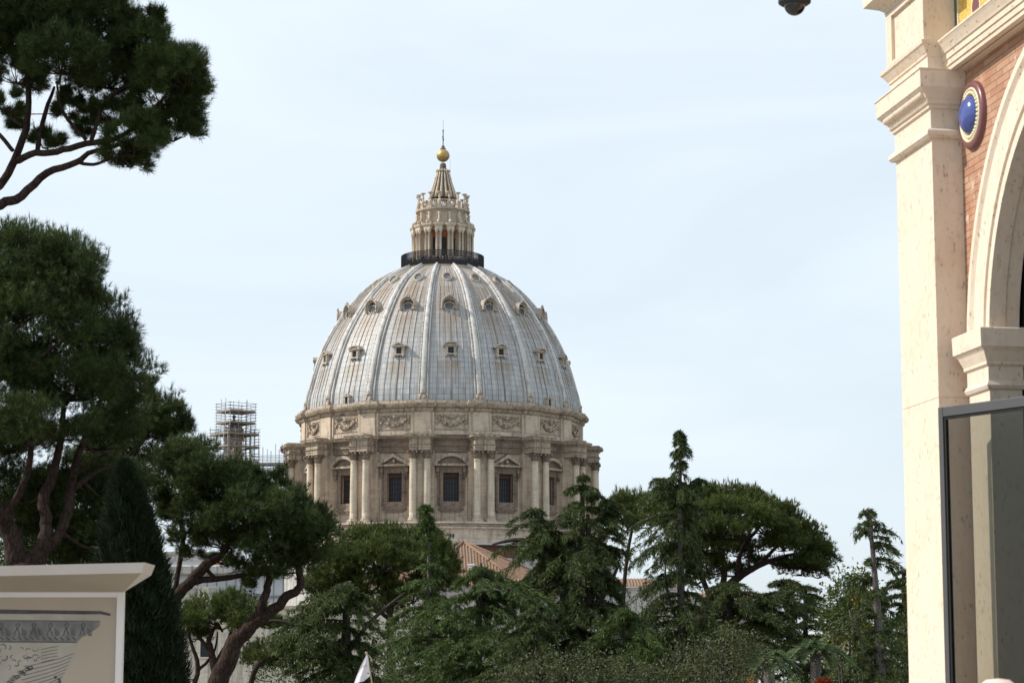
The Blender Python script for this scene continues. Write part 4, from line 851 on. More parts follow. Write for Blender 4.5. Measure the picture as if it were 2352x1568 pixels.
def stroke(mb, pts, w=.006, d=.0016):
    P = [kp(*q) for q in pts]
    for (x0, z0), (x1, z1) in zip(P, P[1:]):
        L = math.hypot(x1 - x0, z1 - z0) or 1; nx, nz = -(z1 - z0) / L * w / 2, (x1 - x0) / L * w / 2
        mb.add([(x0 + nx, -.012 - d, z0 + nz), (x1 + nx, -.012 - d, z1 + nz), (x1 - nx, -.012 - d, z1 - nz), (x0 - nx, -.012 - d, z0 - nz)], [(0, 1, 2, 3)])
for k in range(-5, 6):
    x = 20 + 196 * k
    if x > 1000: continue
    stroke(mb, [(x - 40, 1000), (x - 25, 940), (x + 5, 905), (x + 25, 865), (x, 848), (x - 22, 868), (x - 12, 905), (x + 10, 945), (x + 25, 1000)], .007)
    for j in range(5): stroke(mb, [(x + 50 + j * 14, 900 + 10 * j), (x + 60 + j * 10, 1000)], .004)
for k in range(-20, 13): x = 8 + 72 * k; stroke(mb, [(x, 1010), (x + 36, 1050)], .009)
stroke(mb, [(-900, 808), (1205, 822)], .005); stroke(mb, [(-900, 1068), (930, 1076)], .008)
for k in range(9):
    y = 1150 + k * 46; x1 = 890 - k * 22
    stroke(mb, [(x1, y + 60), (x1 - 150, y + 115 + k * 3), (x1 - 330, y + 160 + k * 6), (x1 - 560, y + 215 + k * 8)], .0045)
    if k < 5: stroke(mb, [(700, 1125 + k * 38), (600, 1140 + k * 38), (500, 1165 + k * 38)], .0045)
for k in range(60):
    x = rk.uniform(-700, 480); y = rk.uniform(1110, 1400) if x < 300 else rk.uniform(1150, 1290); r = rk.uniform(18, 45); a0 = rk.uniform(0, 6)
    stroke(mb, [(x + r * math.cos(a0 + j * .55), y + r * .8 * math.sin(a0 + j * .55)) for j in range(6)], rk.uniform(.003, .008))
for k in range(22):
    x = 80 + 13 * k; y = 1540 - 9 * k + rk.uniform(-30, 30); stroke(mb, [(x, y), (x + 30, y - 14), (x + 50, y + 16), (x + 20, y + 24)], .005)
for x, y in ((668, 1495), (712, 1520), (720, 1555)): sheet(mb, [(x - 16, y - 14), (x + 14, y - 18), (x + 20, y + 12), (x - 12, y + 18)], .0016)
mb.build('printed_ornament', INK, ban)
# canopy: leans out and up from the frame's head, with a hanging lip
q1 = at(333, 1291, KY - .45); zt_ = q1.z; ex = q1.x - kx; zl = at(325, 1315, KY - .42).z
zt2 = at(-420, 1310, KY - .45).z
mb = MB(); N = 24
def strip(A, B, nrow, wob):
    V = []
    for i in range(nrow + 1):
        for k in range(N + 1):
            f = k / N; a = A(f); b_ = B(f); g = i / nrow; w = wob * math.sin(math.pi * g) * (math.sin(f * 23) + .6 * math.sin(f * 57 + 1)) * (1 if f < .8 else 1.8)
            V.append((a[0] + (b_[0] - a[0]) * g, a[1] + (b_[1] - a[1]) * g - w, a[2] + (b_[2] - a[2]) * g + w * .5))
    mb.add(V, [(i * (N + 1) + k, i * (N + 1) + k + 1, (i + 1) * (N + 1) + k + 1, (i + 1) * (N + 1) + k) for i in range(nrow) for k in range(N)], True)
lo = lambda f: (-Wk + Wk * f, -.0425, kz - .012); hi = lambda f: (-Wk + (Wk + ex - .03) * f, -.42, zl + (zt2 - zt_) * (1 - f) * .9); tp = lambda f: (-Wk + (Wk + ex) * f, -.45, zt_ + (zt2 - zt_) * (1 - f))
strip(lo, hi, 6, .006); ob = mb.build('canopy', M['fabric'], ki, fix=False)
mb = MB(); strip(hi, tp, 2, .003); mb.build('canopy_lip', M['fabric2'], ki, fix=False)
mb = MB(); mb.add([(0, -.0425, kz - .012), (ex - .03, -.42, zl), (ex, -.45, zt_), (ex, .06, zt_), (ex - .03, .05, zl), (0, .03, kz + .012)], [(0, 1, 4, 5), (1, 2, 3, 4)]); mb.add([(-Wk, -.45, zt2), (ex, -.45, zt_), (ex, .06, zt_), (-Wk, .06, zt2)], [(0, 1, 2, 3)]); mb.build('canopy_side', M['fabric2'], ki, fix=False)
mb = MB(); mb.box(-.2, -.14, .045, .1, 0, kz)
for z in (kz + .05, kz + .12): mb.tube([(-.1, .08, z), (.06 + (z - kz) * .8, .0, z + .03)], .012, 6)
mb.build('rear_post', M['white'], ki)

# ---------------------------------------------------------------- guide's flag
FY = 24.0; ft = at(845, 1504, FY)
fl = thing('flag', "white guide's flag with pink letters tied to a thin pole among the trees", 'flag', (ft.x, FY, 0))
def fp(cx, cy, d=0.0): p = at((cx / 14.65 + 860) / 1.0884, (cy / 14.65 + 1600) / 1.0884, FY); return (p.x - ft.x, d, p.z)
mb = MB(); tl = [(820, 540), (760, 640), (690, 780), (620, 920), (560, 1060), (500, 1200), (440, 1360), (370, 1570)]; tr = [(870, 545), (885, 640), (900, 780), (912, 920), (925, 1060), (940, 1180), (948, 1250), (950, 1255)]
V = []; nc = 10
for i, (a, b_) in enumerate(zip(tl, tr)):
    for k in range(nc + 1):
        f = k / nc; x = a[0] + (b_[0] - a[0]) * f; y = a[1] + (b_[1] - a[1]) * f
        if i == 7: y = 1570 - 130 * f - (150 * max(0, f - .55) * 2 if f > .6 else 0)
        V.append(fp(x, y, .016 * (i / 7) * math.sin(f * 8.5 + i * .25) - .01))
mb.add(V, [(i * (nc + 1) + k, i * (nc + 1) + k + 1, (i + 1) * (nc + 1) + k + 1, (i + 1) * (nc + 1) + k) for i in range(7) for k in range(nc)], True)
fo = mb.build('cloth', cloth('white_flag_cloth', (.74, .73, .79)), fl, fix=False)
PINK = cloth('pink_print', (.55, .07, .25))
cu = bpy.data.curves.new('lettering', 'FONT'); cu.body = 'AND'; cu.size = .027; cu.extrude = .0008; to = bpy.data.objects.new('lettering', cu); COL.objects.link(to)
bpy.context.evaluated_depsgraph_get().update(); me = bpy.data.meshes.new_from_object(to.evaluated_get(bpy.context.evaluated_depsgraph_get())); bpy.data.objects.remove(to)
me.materials.clear(); me.materials.append(PINK); to = bpy.data.objects.new('lettering', me); COL.objects.link(to); to.parent = fl
p_ = fp(650, 1010, -.035); to.location = p_; to.rotation_euler = (R(90), R(-24), 0)
mb = MB(); a = fp(862, 1170, -.034); b_ = fp(918, 1225, -.034); mb.box(a[0], b_[0], a[1] - .001, a[1], b_[2], a[2]); mb.build('printed_badge', plain('grey_badge', (.16, .17, .21), .8), fl)
mb = MB(); top = fp(815, 470, .02); mb.tube([(top[0] + .11, .02, 0), (top[0] + .07, .02, top[2] - .35), (top[0] + .015, .02, top[2] - .05), top], .007, 8); mb.tube([fp(850, 520, 0), fp(930, 570, 0), fp(985, 640, 0), fp(1010, 720, 0), fp(1015, 790, 0)], [.005, .006, .008, .011, .008], 6)
mb.ball(fp(812, 445, .0), (.013, .013, .012), 8, 6); mb.ball(fp(835, 500, .0), (.012, .012, .02), 8, 6); mb.build('pole', plain('bamboo', (.36, .30, .21), .6), fl)
# small white and yellow post
sp_ = at(1743, 1561, 30.0); po = thing('sign_post', 'small white and yellow post top poking up before the shrubs', 'post', (sp_.x, 30.0, ground_z(30)))
h = sp_.z - ground_z(30); mb = MB(); mb.mould(-.004, .03, -.03, .03, [(0, 0), (0, h - .05), (-.012, h)]); mb.build('white_side', M['white'], po)
mb = MB(); mb.mould(-.034, -.0042, -.03, .03, [(0, 0), (0, h - .07), (-.01, h - .03)]); mb.build('yellow_side', plain('yellow_paint', (.62, .42, .05), .5), po)

# ---------------------------------------------------------------- scaffolded cupola
def scaff(nm, label, cx, cy, rot, half, levels, ztops, zlow, nx, parts_rng, extra=0):
    o = thing(nm, label, 'scaffold', (cx, cy, 0), rot); r = random.Random(parts_rng)
    hx, hy = half; xs = [-hx + 2 * hx * i / nx for i in range(nx + 1)]; ny = max(1, round(nx * hy / hx)); yy = [-hy + 2 * hy * i / ny for i in range(ny + 1)]
    pts = [(x, y) for x in xs for y in yy if x in (xs[0], xs[-1]) or y in (yy[0], yy[-1])]
    for i, (x, y) in enumerate(pts): mb = MB(); mb.tube([(x, y, zlow), (x, y, ztops + r.uniform(-.5, .6))], .058, 5); mb.build('upright', M['scaff'], o)
    zs = sorted(set([l + d for l in levels for d in (0.0, .55, 1.05, 1.55)]))
    for z in zs:
        if z > ztops: continue
        for a, b_ in (((xs[0], yy[0]), (xs[-1], yy[0])), ((xs[-1], yy[0]), (xs[-1], yy[-1])), ((xs[-1], yy[-1]), (xs[0], yy[-1])), ((xs[0], yy[-1]), (xs[0], yy[0]))):
            a = Vector((*a, z)); b_ = Vector((*b_, z)); d = (b_ - a).normalized() * .35; mb = MB(); mb.tube([a - d, b_ + d], .04, 5); mb.build('ledger', M['scaff'], o)
    for k, l in enumerate(levels):
        mb = MB(); i = 1.05 if extra else .0
        if i:
            mb.box(-hx, hx, -hy, -hy + i, l, l + .12); mb.box(-hx, hx, hy - i, hy, l, l + .12); mb.box(-hx, -hx + i, -hy + i, hy - i, l + .003, l + .117); mb.box(hx - i, hx, -hy + i, hy - i, l + .003, l + .117)
        else: mb.box(-hx, hx, -hy, hy, l, l + .12)
        mb.box(-hx - .03, hx + .03, -hy - .05, -hy - .01, l, l + .34); mb.box(hx + .01, hx + .05, -hy, hy, l, l + .32); mb.box(-hx - .05, -hx - .01, -hy, hy, l, l + .33)
        mb.build('platform', M['plank'], o)
    for k, l in enumerate(levels[:-1]):
        mb = MB(); mb.tube([(-hx, -hy - .08, l), (hx, -hy - .08, levels[k + 1])], .045, 5); mb.build('brace', M['scaff'], o)
    return o
SY = 396.0; sc = at(541, 1000, SY)
L = [zf(y, SY) for y in (1062, 1029, 1000, 974, 948)]
scaff('scaffold_tower', 'tall steel scaffold tower wrapped round the small cupola', sc.x, SY, R(38), (2.55, 2.3), L[2:], zf(922, SY), zf(1130, SY), 3, 1, 0)
scaff('scaffold_tower', 'wide lower stage of scaffold round the base of the small cupola', at(538, 1000, SY).x, SY + .4, R(38), (3.1, 3.0), L[:3], zf(985, SY), zf(1140, SY), 4, 2, 1)
s2 = at(612, 1060, 392); scaff('scaffold_tower', 'long low scaffold walkway between the cupola and the dome buttresses', at(618, 1060, 392).x, 392, R(-8), (2.9, 1.3), [zf(y, 392) for y in (1112, 1090, 1068)], zf(1027, 392), zf(1200, 392), 4, 3, 0)
cu_ = thing('cupola', 'small stone cupola with ball finial enclosed by scaffolding', 'cupola', (at(537, 1000, SY).x, SY, 0))
def sz(py): return zf(py, SY)
mb = MB(); mb.lathe([(1.6, sz(1150)), (1.6, sz(1049)), (1.9, sz(1047)), (1.9, sz(1041)), (1.5, sz(1040))], 16, smooth=False)
for k in range(8):
    a = math.pi * 2 * k / 8 + .2; mb.lathe([(.32, sz(1041)), (.3, sz(1038)), (.27, sz(1020)), (.38, sz(1016))], 8, c=(1.2 * math.sin(a), -1.2 * math.cos(a)))
mb.lathe([(.75, sz(1041)), (.75, sz(1016))], 8, smooth=False); mb.build('colonnade', M['stone'], cu_)
mb = MB(); mb.lathe([(1.45, sz(1017)), (1.5, sz(1013)), (1.9, sz(1010)), (1.9, sz(1007)), (1.35, sz(1006)), (1.35, sz(993)), (1.75, sz(989)), (1.75, sz(986)), (1.2, sz(985))], 16, smooth=False)
for k in range(8): a = math.pi * 2 * k / 8 + .2; mb.ball((1.35 * math.sin(a), -1.35 * math.cos(a), sz(1000)), (.4, .4, .55), 6, 5); mb.ball((1.3 * math.sin(a), -1.3 * math.cos(a), sz(983)), (.2, .2, .35), 6, 5)
mb.build('attic', M['ledge'], cu_)
mb = MB(); mb.lathe([(1.2, sz(985)), (.95, sz(978)), (.6, sz(972)), (.3, sz(967)), (.2, sz(963)), (.12, sz(961))], 12); mb.build('roof', M['spire'], cu_)
mb = MB(); mb.ball((0, 0, sz(957)), .33, 12, 8); mb.build('ball_finial', M['darkmetal'], cu_)

# ---------------------------------------------------------------- lower buildings seen between the trees
def slope(mb, uv, a, b_, c_, d_):
    """tiled roof plane: a-b top edge, d-c eaves"""
    A, B, C_, D = map(Vector, (a, b_, c_, d_)); ex_ = (C_ - D).normalized(); nrm = ex_.cross(((A + B) / 2 - (C_ + D) / 2)); dn = ex_.cross(nrm).normalized()
    base = len(mb.v); mb.add([A, B, C_, D], [(0, 1, 2, 3)])
    for p in (A, B, C_, D): uv.append(((p - D).dot(ex_), (p - D).dot(dn)))
    half = .11                                                   # rows of round cover tiles running down the slope
    LL = (C_ - D).length; nn = int(LL / .46)
    nup = nrm.normalized(); nup = nup if nup.z > 0 else -nup
    for i in range(nn):
        x = .2 + i * .46; pe = D + ex_ * x
        f0 = 1.0
        # clip the row against the sloping hips
        ua, ub = (A - D).dot(ex_), (B - D).dot(ex_); h = (A - D).dot(-dn)
        lim_ = h
        if x < ua: lim_ = min(lim_, h * x / ua if ua > 1e-6 else h)
        if x > ub: lim_ = min(lim_, h * (LL - x) / (LL - ub) if LL - ub > 1e-6 else h)
        if abs(lim_) < .3: continue
        p2 = pe - dn * lim_; V = []
        for q in (pe, p2):
            for an in (0, 50, 90, 130, 180): V.append(q + ex_ * (.11 * math.cos(R(an))) + nup * (.02 + .11 * math.sin(R(an))))
        mb.add(V, [(k, k + 1, 5 + k + 1, 5 + k) for k in range(4)], True); j = random.random() * 40
        for q, vv in ((0, 0), (1, lim_)):
            for an in range(5): uv.append((j + .31 * .5, vv))
HY = 352.0; ap = at(1065, 1245, HY)
hr = thing('hip_roof_building', 'apse with a fan-shaped terracotta tile roof and white chimney below the drum', 'building', (ap.x, HY, 0))
mb = MB(); UV = []; za = ap.z; Lr = 17.0; drop = 7.2; ang = [R(a) for a in (-87, -27, 33, 93)]
E = [(Lr * math.sin(a), -Lr * math.cos(a), za - drop) for a in ang]
for a, b_ in zip(E, E[1:]): slope(mb, UV, (0, 0, za), (0.01, 0, za), b_, a)
n0 = len(mb.v)
for e in E: mb.tube([(0, 0, za + .12), (e[0] * .5, e[1] * .5, za - drop * .5 + .12), (e[0], e[1], za - drop + .12)], .24, 6)
UV += [(k * .13, k * .4) for k in range(len(mb.v) - n0)]
mb.build('tiled_roof', M['tile'], hr, uv=UV)
mb = MB(); s = .94
for a, b_ in zip(E, E[1:]): mb.add([(a[0] * s, a[1] * s, -36), (b_[0] * s, b_[1] * s, -36), (b_[0] * s, b_[1] * s, za - drop - .15), (a[0] * s, a[1] * s, za - drop - .15)], [(0, 1, 2, 3)])
mb.add([(E[0][0] * s, E[0][1] * s, -36), (E[-1][0] * s, E[-1][1] * s, -36), (E[-1][0] * s, E[-1][1] * s, za - drop - .15), (E[0][0] * s, E[0][1] * s, za - drop - .15)], [(0, 1, 2, 3)])
mb.build('apse_wall', M['plaster'], hr)
chp = at(1082, 1303, HY - 8.5); mb = MB(); mb.mould(chp.x - ap.x - .5, chp.x - ap.x + .5, -9.0, -8.0, [(0, chp.z - 1.6), (0, chp.z + .25), (.1, chp.z + .3), (.1, chp.z + .5), (-.05, chp.z + .55)]); mb.build('chimney', M['white'], hr)
# long palace with a tiled eaves line behind the cedars
def palace(name, label, x0, x1, py, Y, depth, mat, roofh=1.5, tiles=True, windows=(), cat='building'):
    a = at(x0, py, Y); b_ = at(x1, py, Y); z = (a.z + b_.z) / 2; cx = (a.x + b_.x) / 2; hw = (b_.x - a.x) / 2
    o = thing(name, label, cat, (cx, Y, 0)); mb = MB(); mb.box(-hw, hw, 0, depth, -36, z - .35); mb.build('wall', M[mat], o)
    mb = MB(); mb.mould(-hw, hw, 0, depth, [(.0, z - 1.6), (.12, z - 1.58), (.12, z - 1.3), (.05, z - 1.28), (.05, z - .8), (.25, z - .7), (.35, z - .45), (.4, z - .3), (.0, z - .28)]); mb.build('cornice', M['plaster'] if mat != 'cream' else M['cream'], o)
    if tiles:
        mb = MB(); UV = []; e = .7; i = min(5.0, hw * .8, depth * .45); slope(mb, UV, (-hw + i, i, z + roofh), (hw - i, i, z + roofh), (hw + e, -e, z - .25), (-hw - e, -e, z - .25)); slope(mb, UV, (hw - i, i, z + roofh), (hw - i, depth - i, z + roofh), (hw + e, depth + e, z - .25), (hw + e, -e, z - .25)); mb.build('roof', M['tile'], o, uv=UV)
    for wx_, wy_ in windows:
        p = at(wx_, wy_, Y); mb = MB(); xx = p.x - cx
        for s in (-1, 1): mb.box(*sorted((xx + s * .6, xx + s * .85)), -.14, .05, p.z - 1.3, p.z + 1.2)
        mb.box(xx - .85, xx + .85, -.14, .05, p.z + 1.2, p.z + 1.5); mb.box(xx - 1, xx + 1, -.2, .05, p.z - 1.55, p.z - 1.3); w = mb.build('window', M['plaster'], o)
        mb = MB(); mb.box(xx - .6, xx + .6, -.05, -.02, p.z - 1.3, p.z + 1.2); mb.build('pane', M['pane'], w)
    return o
palace('palace_building', 'long grey palace with a tiled eaves line behind the central cedars', 1105, 1560, 1343, 332, 24, 'plaster', 1.1, windows=((1250, 1440), (1440, 1430)))
palace('palace_building', 'lower tiled wing behind the dark-trunked cedar right of the tall conifer', 1575, 1760, 1368, 322, 20, 'plaster', 0.9, windows=((1650, 1400), (1735, 1400)))
palace('palace_building', 'orange plastered outbuilding between the trunks on the right', 1680, 1735, 1416, 240, 8, 'orange', 1.0)
palace('palace_building', 'cream garden pavilion beneath the flat cedar boughs on the right', 1880, 1990, 1447, 230, 10, 'cream', .8, False)
# left-hand palace with roof terrace
LY = 300.0; la = at(330, 1378, LY); lb = at(780, 1378, LY)
lp = palace('palace_building', 'cream palace with a balustraded terrace and pale screens behind the left pines', 330, 1010, 1385, LY, 30, 'cream', tiles=False)
lcx = lp.location.x
def lx(px, Y=LY): return at(px, 1350, Y).x - lcx
zt_l = zf(1376, LY); zb_l = zf(1350, LY)
mb = MB(); mb.box(lx(330), lx(500), -.2, .25, zt_l - .3, zt_l + .15); mb.box(lx(330), lx(500), -.22, .27, zb_l, zb_l + .18)
for k in range(60):
    x = lx(332) + k * .165
    if x < lx(498): mb.lathe([(.04, zt_l + .15), (.075, zt_l + .5), (.035, zt_l + .9), (.05, zb_l)], 6, c=(x, .02))
mb.box(lx(455), lx(480), -.24, .28, zt_l + .15, zb_l - .002); mb.build('balustrade', M['cream'], lp)
mb = MB(); zs0, zs1 = zf(1366, LY), zf(1318, LY)
mb.box(lx(330), lx(650), 1.6, 1.7, zs0 - 1.0, zs1); mb.build('terrace_screen', M['panel'], lp)
mb = MB()
for px in range(340, 650, 22): mb.box(lx(px) - .05, lx(px) + .05, 1.52, 1.6, zs0 - 1.0, zs1)
mb.box(lx(500), lx(650), 1.3, 1.59, zs0 - .25, zs0); mb.build('screen_posts', M['scaff'], lp)
mb = MB(); zr0, zr1 = zf(1317, LY), zf(1296, LY); mb.mould(lx(330), lx(655), .9, 8, [(.2, zr0), (.3, zr0 + .15), (.3, zr1 - .2), (0, zr1)]); mb.build('flat_roof', M['plaster'], lp)
mb = MB(); mb.box(lx(462), lx(500), 1.5, 6, zr1 - .01, zr1 + .45); mb.build('roof_shed', M['orange'], lp)
mb = MB()
for px in (415, 520, 640, 720, 800, 880): mb.box(lx(px) - .9, lx(px) + .9, -.25, .2, -36, zf(1440, LY)); mb.box(lx(px) - 1.05, lx(px) + 1.05, -.32, .2, zf(1440, LY), zf(1434, LY))
mb.mould(lx(331), lx(1009), -.02, 1, [(.0, zf(1436, LY)), (.3, zf(1432, LY)), (.35, zf(1425, LY)), (.1, zf(1420, LY)), (0, zf(1405, LY))]); mb.build('pilasters', M['cream'], lp)
for px in (470, 575, 680, 760, 840, 930):
    for py in (1412, 1490):
        p = at(px, py, LY); xx = p.x - lcx; mb = MB()
        for s in (-1, 1): mb.box(*sorted((xx + s * .55, xx + s * .8)), -.13, .05, p.z - 1.0, p.z + .9)
        mb.box(xx - .8, xx + .8, -.132, .05, p.z + .9, p.z + 1.15); mb.box(xx - .95, xx + .95, -.2, .05, p.z - 1.2, p.z - 1.0); w = mb.build('window', M['cream'], lp)
        mb = MB(); mb.box(xx - .55, xx + .55, -.04, -.02, p.z - 1.0, p.z + .9); mb.build('pane', M['pane'], w)
mb = MB(); mb.box(lx(331), lx(1009), -.12, .1, zf(1462, LY), zf(1458, LY)); mb.build('string_course', M['cream'], lp)
up_ = palace('palace_building', 'pale scaffold-sheeted upper storey glimpsed through the leaning pine', 345, 500, 1262, 330, 12, 'panel', tiles=False)
# ---------------------------------------------------------------- trees
def unit(v): return v / np.maximum(np.linalg.norm(v, axis=-1, keepdims=True), 1e-9)
def rdir(g, n): return unit(g.normal(size=(n, 3)))
def blades(g, P, D, L, W):
    """one thin triangle per (point, direction)"""
    n = len(P); S = unit(np.cross(D, rdir(g, n))) * (np.asarray(W).reshape(-1, 1) if np.ndim(W) else W) * .5
    T = P + D * (np.asarray(L).reshape(-1, 1) if np.ndim(L) else L)
    return np.stack([P - S, P + S, T], 1).reshape(-1, 3)
def tufts(g, P, A, n, L, W, lo=12, hi=78):
    m = len(P); A = unit(A); Pn = np.repeat(P, n, 0); An = np.repeat(A, n, 0); U = unit(np.cross(An, rdir(g, m * n)))
    t = np.radians(g.uniform(lo, hi, (m * n, 1))); D = An * np.cos(t) + U * np.sin(t)
    return blades(g, Pn + D * L * .06 + An * g.uniform(-.35, .25, (m * n, 1)) * L, D, g.uniform(.7, 1.15, m * n) * L, W)
def limb_pts(pts, Y): return [at(p[0], p[1], Y + (p[2] if len(p) > 2 else 0)) for p in pts]
def smooth_path(P, n=4):
    out = []
    for i in range(len(P) - 1):
        a = P[max(i - 1, 0)]; b = P[i]; c = P[i + 1]; d = P[min(i + 2, len(P) - 1)]
        for k in range(n):
            t = k / n; out.append(.5 * ((2 * b) + (c - a) * t + (2 * a - 5 * b + 4 * c - d) * t * t + (3 * b - a - 3 * c + d) * t ** 3))
    out.append(P[-1]); return out
def smooth_rad(r, n=4):
    o = []
    for a, b in zip(r, r[1:]): o += [a + (b - a) * k / n for k in range(n)]
    return o + [r[-1]]
def pine(label, Y, base, lobes, limbs, seed, dens=190, L=.12, W=.011, nn=16, clump=.34, cpl=1.0, mat='pine', bark='bark_pine', group='stone pines in the garden', zmin=-.3, subs=7, flat=.75):
    dens *= 2.6 if mat == 'pine_far' else 2.3; g = np.random.default_rng(seed); rr = random.Random(seed); k = Y / FPX
    b = at(base[0], base[1], Y); root = thing('stone_pine', label, 'pine tree', (b.x, Y, ground_z(Y)), 0, group); off = np.array([b.x, Y, ground_z(Y)]); vo = Vector(off)
    mb = MB(); nodes = []
    for pts, rad in limbs:
        P = smooth_path(limb_pts(pts, Y)); r_ = smooth_rad([q * k for q in rad])
        P = [p + Vector((rr.uniform(-1, 1), rr.uniform(-1, 1), rr.uniform(-1, 1))) * q * .22 for p, q in zip(P, r_)]
        mb.tube([p - vo for p in P], r_, 9); nodes += P
    T = []
    for lb in lobes:
        px, py, rx, ry = lb[:4]; dY = lb[4] if len(lb) > 4 else 0; c = at(px, py, Y + dY); R_ = np.array([rx * k, max(rx, ry) * k * (lb[5] if len(lb) > 5 else 1.0), ry * k]); area = math.pi * R_[0] * R_[2]
        nb = min(nodes, key=lambda p: (p - c).length + max(0, p.z - c.z) * 2); low = c - Vector((0, 0, R_[2] * .45)); mid = nb.lerp(low, .55) + Vector((rr.uniform(-.1, .1), rr.uniform(-.1, .1), -.12)) * R_[0]
        rb = max(.011 * Y / 38, .05 * R_[0]) * .8; P = smooth_path([nb, mid, low], 3); mb.tube([p - vo for p in P], smooth_rad([rb, rb * .8, rb * .6], 3), 6)
        for j in range(subs):
            a = rr.uniform(0, 6.28); e = rr.uniform(.1, 1.2); s = Vector((math.cos(a) * math.cos(e) * R_[0], math.sin(a) * math.cos(e) * R_[1], math.sin(e) * R_[2])) * .85
            m_ = low + s * .5 + Vector((0, 0, -.06)) * R_[2]; mb.tube([low - vo, m_ - vo, low + s - vo], [rb * .6, rb * .42, rb * .15], 5)
        nc = max(4, int(area * dens * cpl / 40)); d = rdir(g, nc * 3); d = d[d[:, 2] > zmin][:nc]; f = .97 - np.abs(g.normal(0, .17, (len(d), 1))); f[g.random(len(d)) < .12] *= .6
        C_ = np.array(c) + d * R_ * f
        nt = max(1, int(area * dens / len(C_))); cr_ = clump * min(1, R_[0] / .9)
        Pt = np.repeat(C_, nt, 0) + np.clip(g.normal(size=(len(C_) * nt, 3)), -1.7, 1.7) * np.array([1, 1, flat]) * cr_ * .45; Dd = np.repeat(d, nt, 0)
        A = Dd * .55 + np.array([0, 0, .62]) + np.array([0, 0, .6]) * np.clip(Dd[:, 2:] * 2 - .4, 0, 1) + (Pt - np.repeat(C_, nt, 0)) / cr_ * .5 + g.normal(size=Pt.shape) * .22
        T.append(tufts(g, Pt, A, nn, L, W))
        tp = C_[d[:, 2] > .3]
        if len(tp):
            tp = np.repeat(tp, 3, 0); tp = tp + g.normal(size=tp.shape) * np.array([1, 1, .35]) * cr_ * .4 + np.array([0, 0, cr_ * .35]); T.append(tufts(g, tp, g.normal(size=tp.shape) * .18 + np.array([0, 0, 1.0]), nn, L * 1.55, W, 2, 24))
    mb.build('trunk', M[bark], root); tri_obj('crown', np.concatenate(T) - off, M[mat], root); return root
# near pine hanging into the top left corner
def z4(*p): return [(x / 3.0474, y / 3.0474) + ((d,) if True else ()) for x, y, d in p]
pine('dark overhanging pine crown filling the top left corner, seen from below', 38, (-330, 700),
     [(385, 215, 100, 125, .3), (420, 170, 62, 75, -.5), (330, 120, 85, 62, .2), (240, 60, 90, 75, .3), (120, 40, 105, 75, 0), (20, 60, 95, 100, .5), (250, 170, 110, 80, .8), (140, 140, 100, 70, -.6), (40, 170, 80, 55, .6),
      (310, 320, 80, 58, -.3), (300, 370, 62, 34, .3), (400, 300, 68, 58, .2), (215, 285, 40, 50, .9), (110, 330, 45, 30, .7), (60, 285, 38, 34, 1.2), (160, 245, 45, 42, 1.0), (20, 240, 38, 40, -.6), (260, 262, 50, 45, .5), (-110, 40, 150, 170, 0), (-240, 120, 140, 130, .8), (-90, -120, 190, 90, 0), (180, -70, 190, 90, .4), (90, -30, 170, 70, 1.0), (345, 55, 48, 34, .4)],
     [([(-330, 1500, 0), (-335, 1000, 0), (-320, 700, 0), (-210, 560, .1)], [30, 27, 24, 19]), ([(-210, 560, .1), (-90, 510, 0), (0, 470, 0), (50, 450, 0), (108, 399, 0), (177, 372, 0), (203, 353, .1), (295, 325, .2), (360, 290, .3)], [16, 14, 12, 10.5, 9, 7.5, 6, 4, 2]),
      ([(-210, 560, .1), (-80, 480, .3), (0, 424, .4), (30, 371, .5), (59, 296, .5), (66, 214, .6), (60, 130, .6), (80, 60, .8)], [13, 11.5, 10, 9.5, 8.5, 7, 4.5, 2.5]), ([(36, 370, .5), (82, 352, .3), (130, 348, .2), (197, 331, .1), (272, 316, -.1), (330, 270, -.3), (400, 200, -.3)], [9, 8, 8, 7.5, 6, 4, 2]),
      ([(198, 322, .1), (165, 285, .1), (141, 249, 0), (130, 190, -.1)], [5, 4.5, 4, 2]), ([(210, 322, .1), (245, 230, .2), (328, 177, .3), (390, 140, .3)], [5, 5, 4, 2]), ([(177, 372, 0), (215, 378, 0), (252, 365, -.1), (300, 355, -.1)], [4.5, 4, 3, 1.5]),
      ([(-60, 250, .8), (0, 311, .7), (29, 345, .5)], [4, 5, 5]), ([(0, 250, .9), (30, 275, .7), (54, 290, .5)], [3, 3.5, 4]), ([(85, 350, .3), (95, 290, .5), (110, 240, .6), (125, 200, .7)], [6, 6, 5, 3])], 11, dens=520, L=.125, W=.0078, nn=20, clump=.30, zmin=-.55, flat=.8)
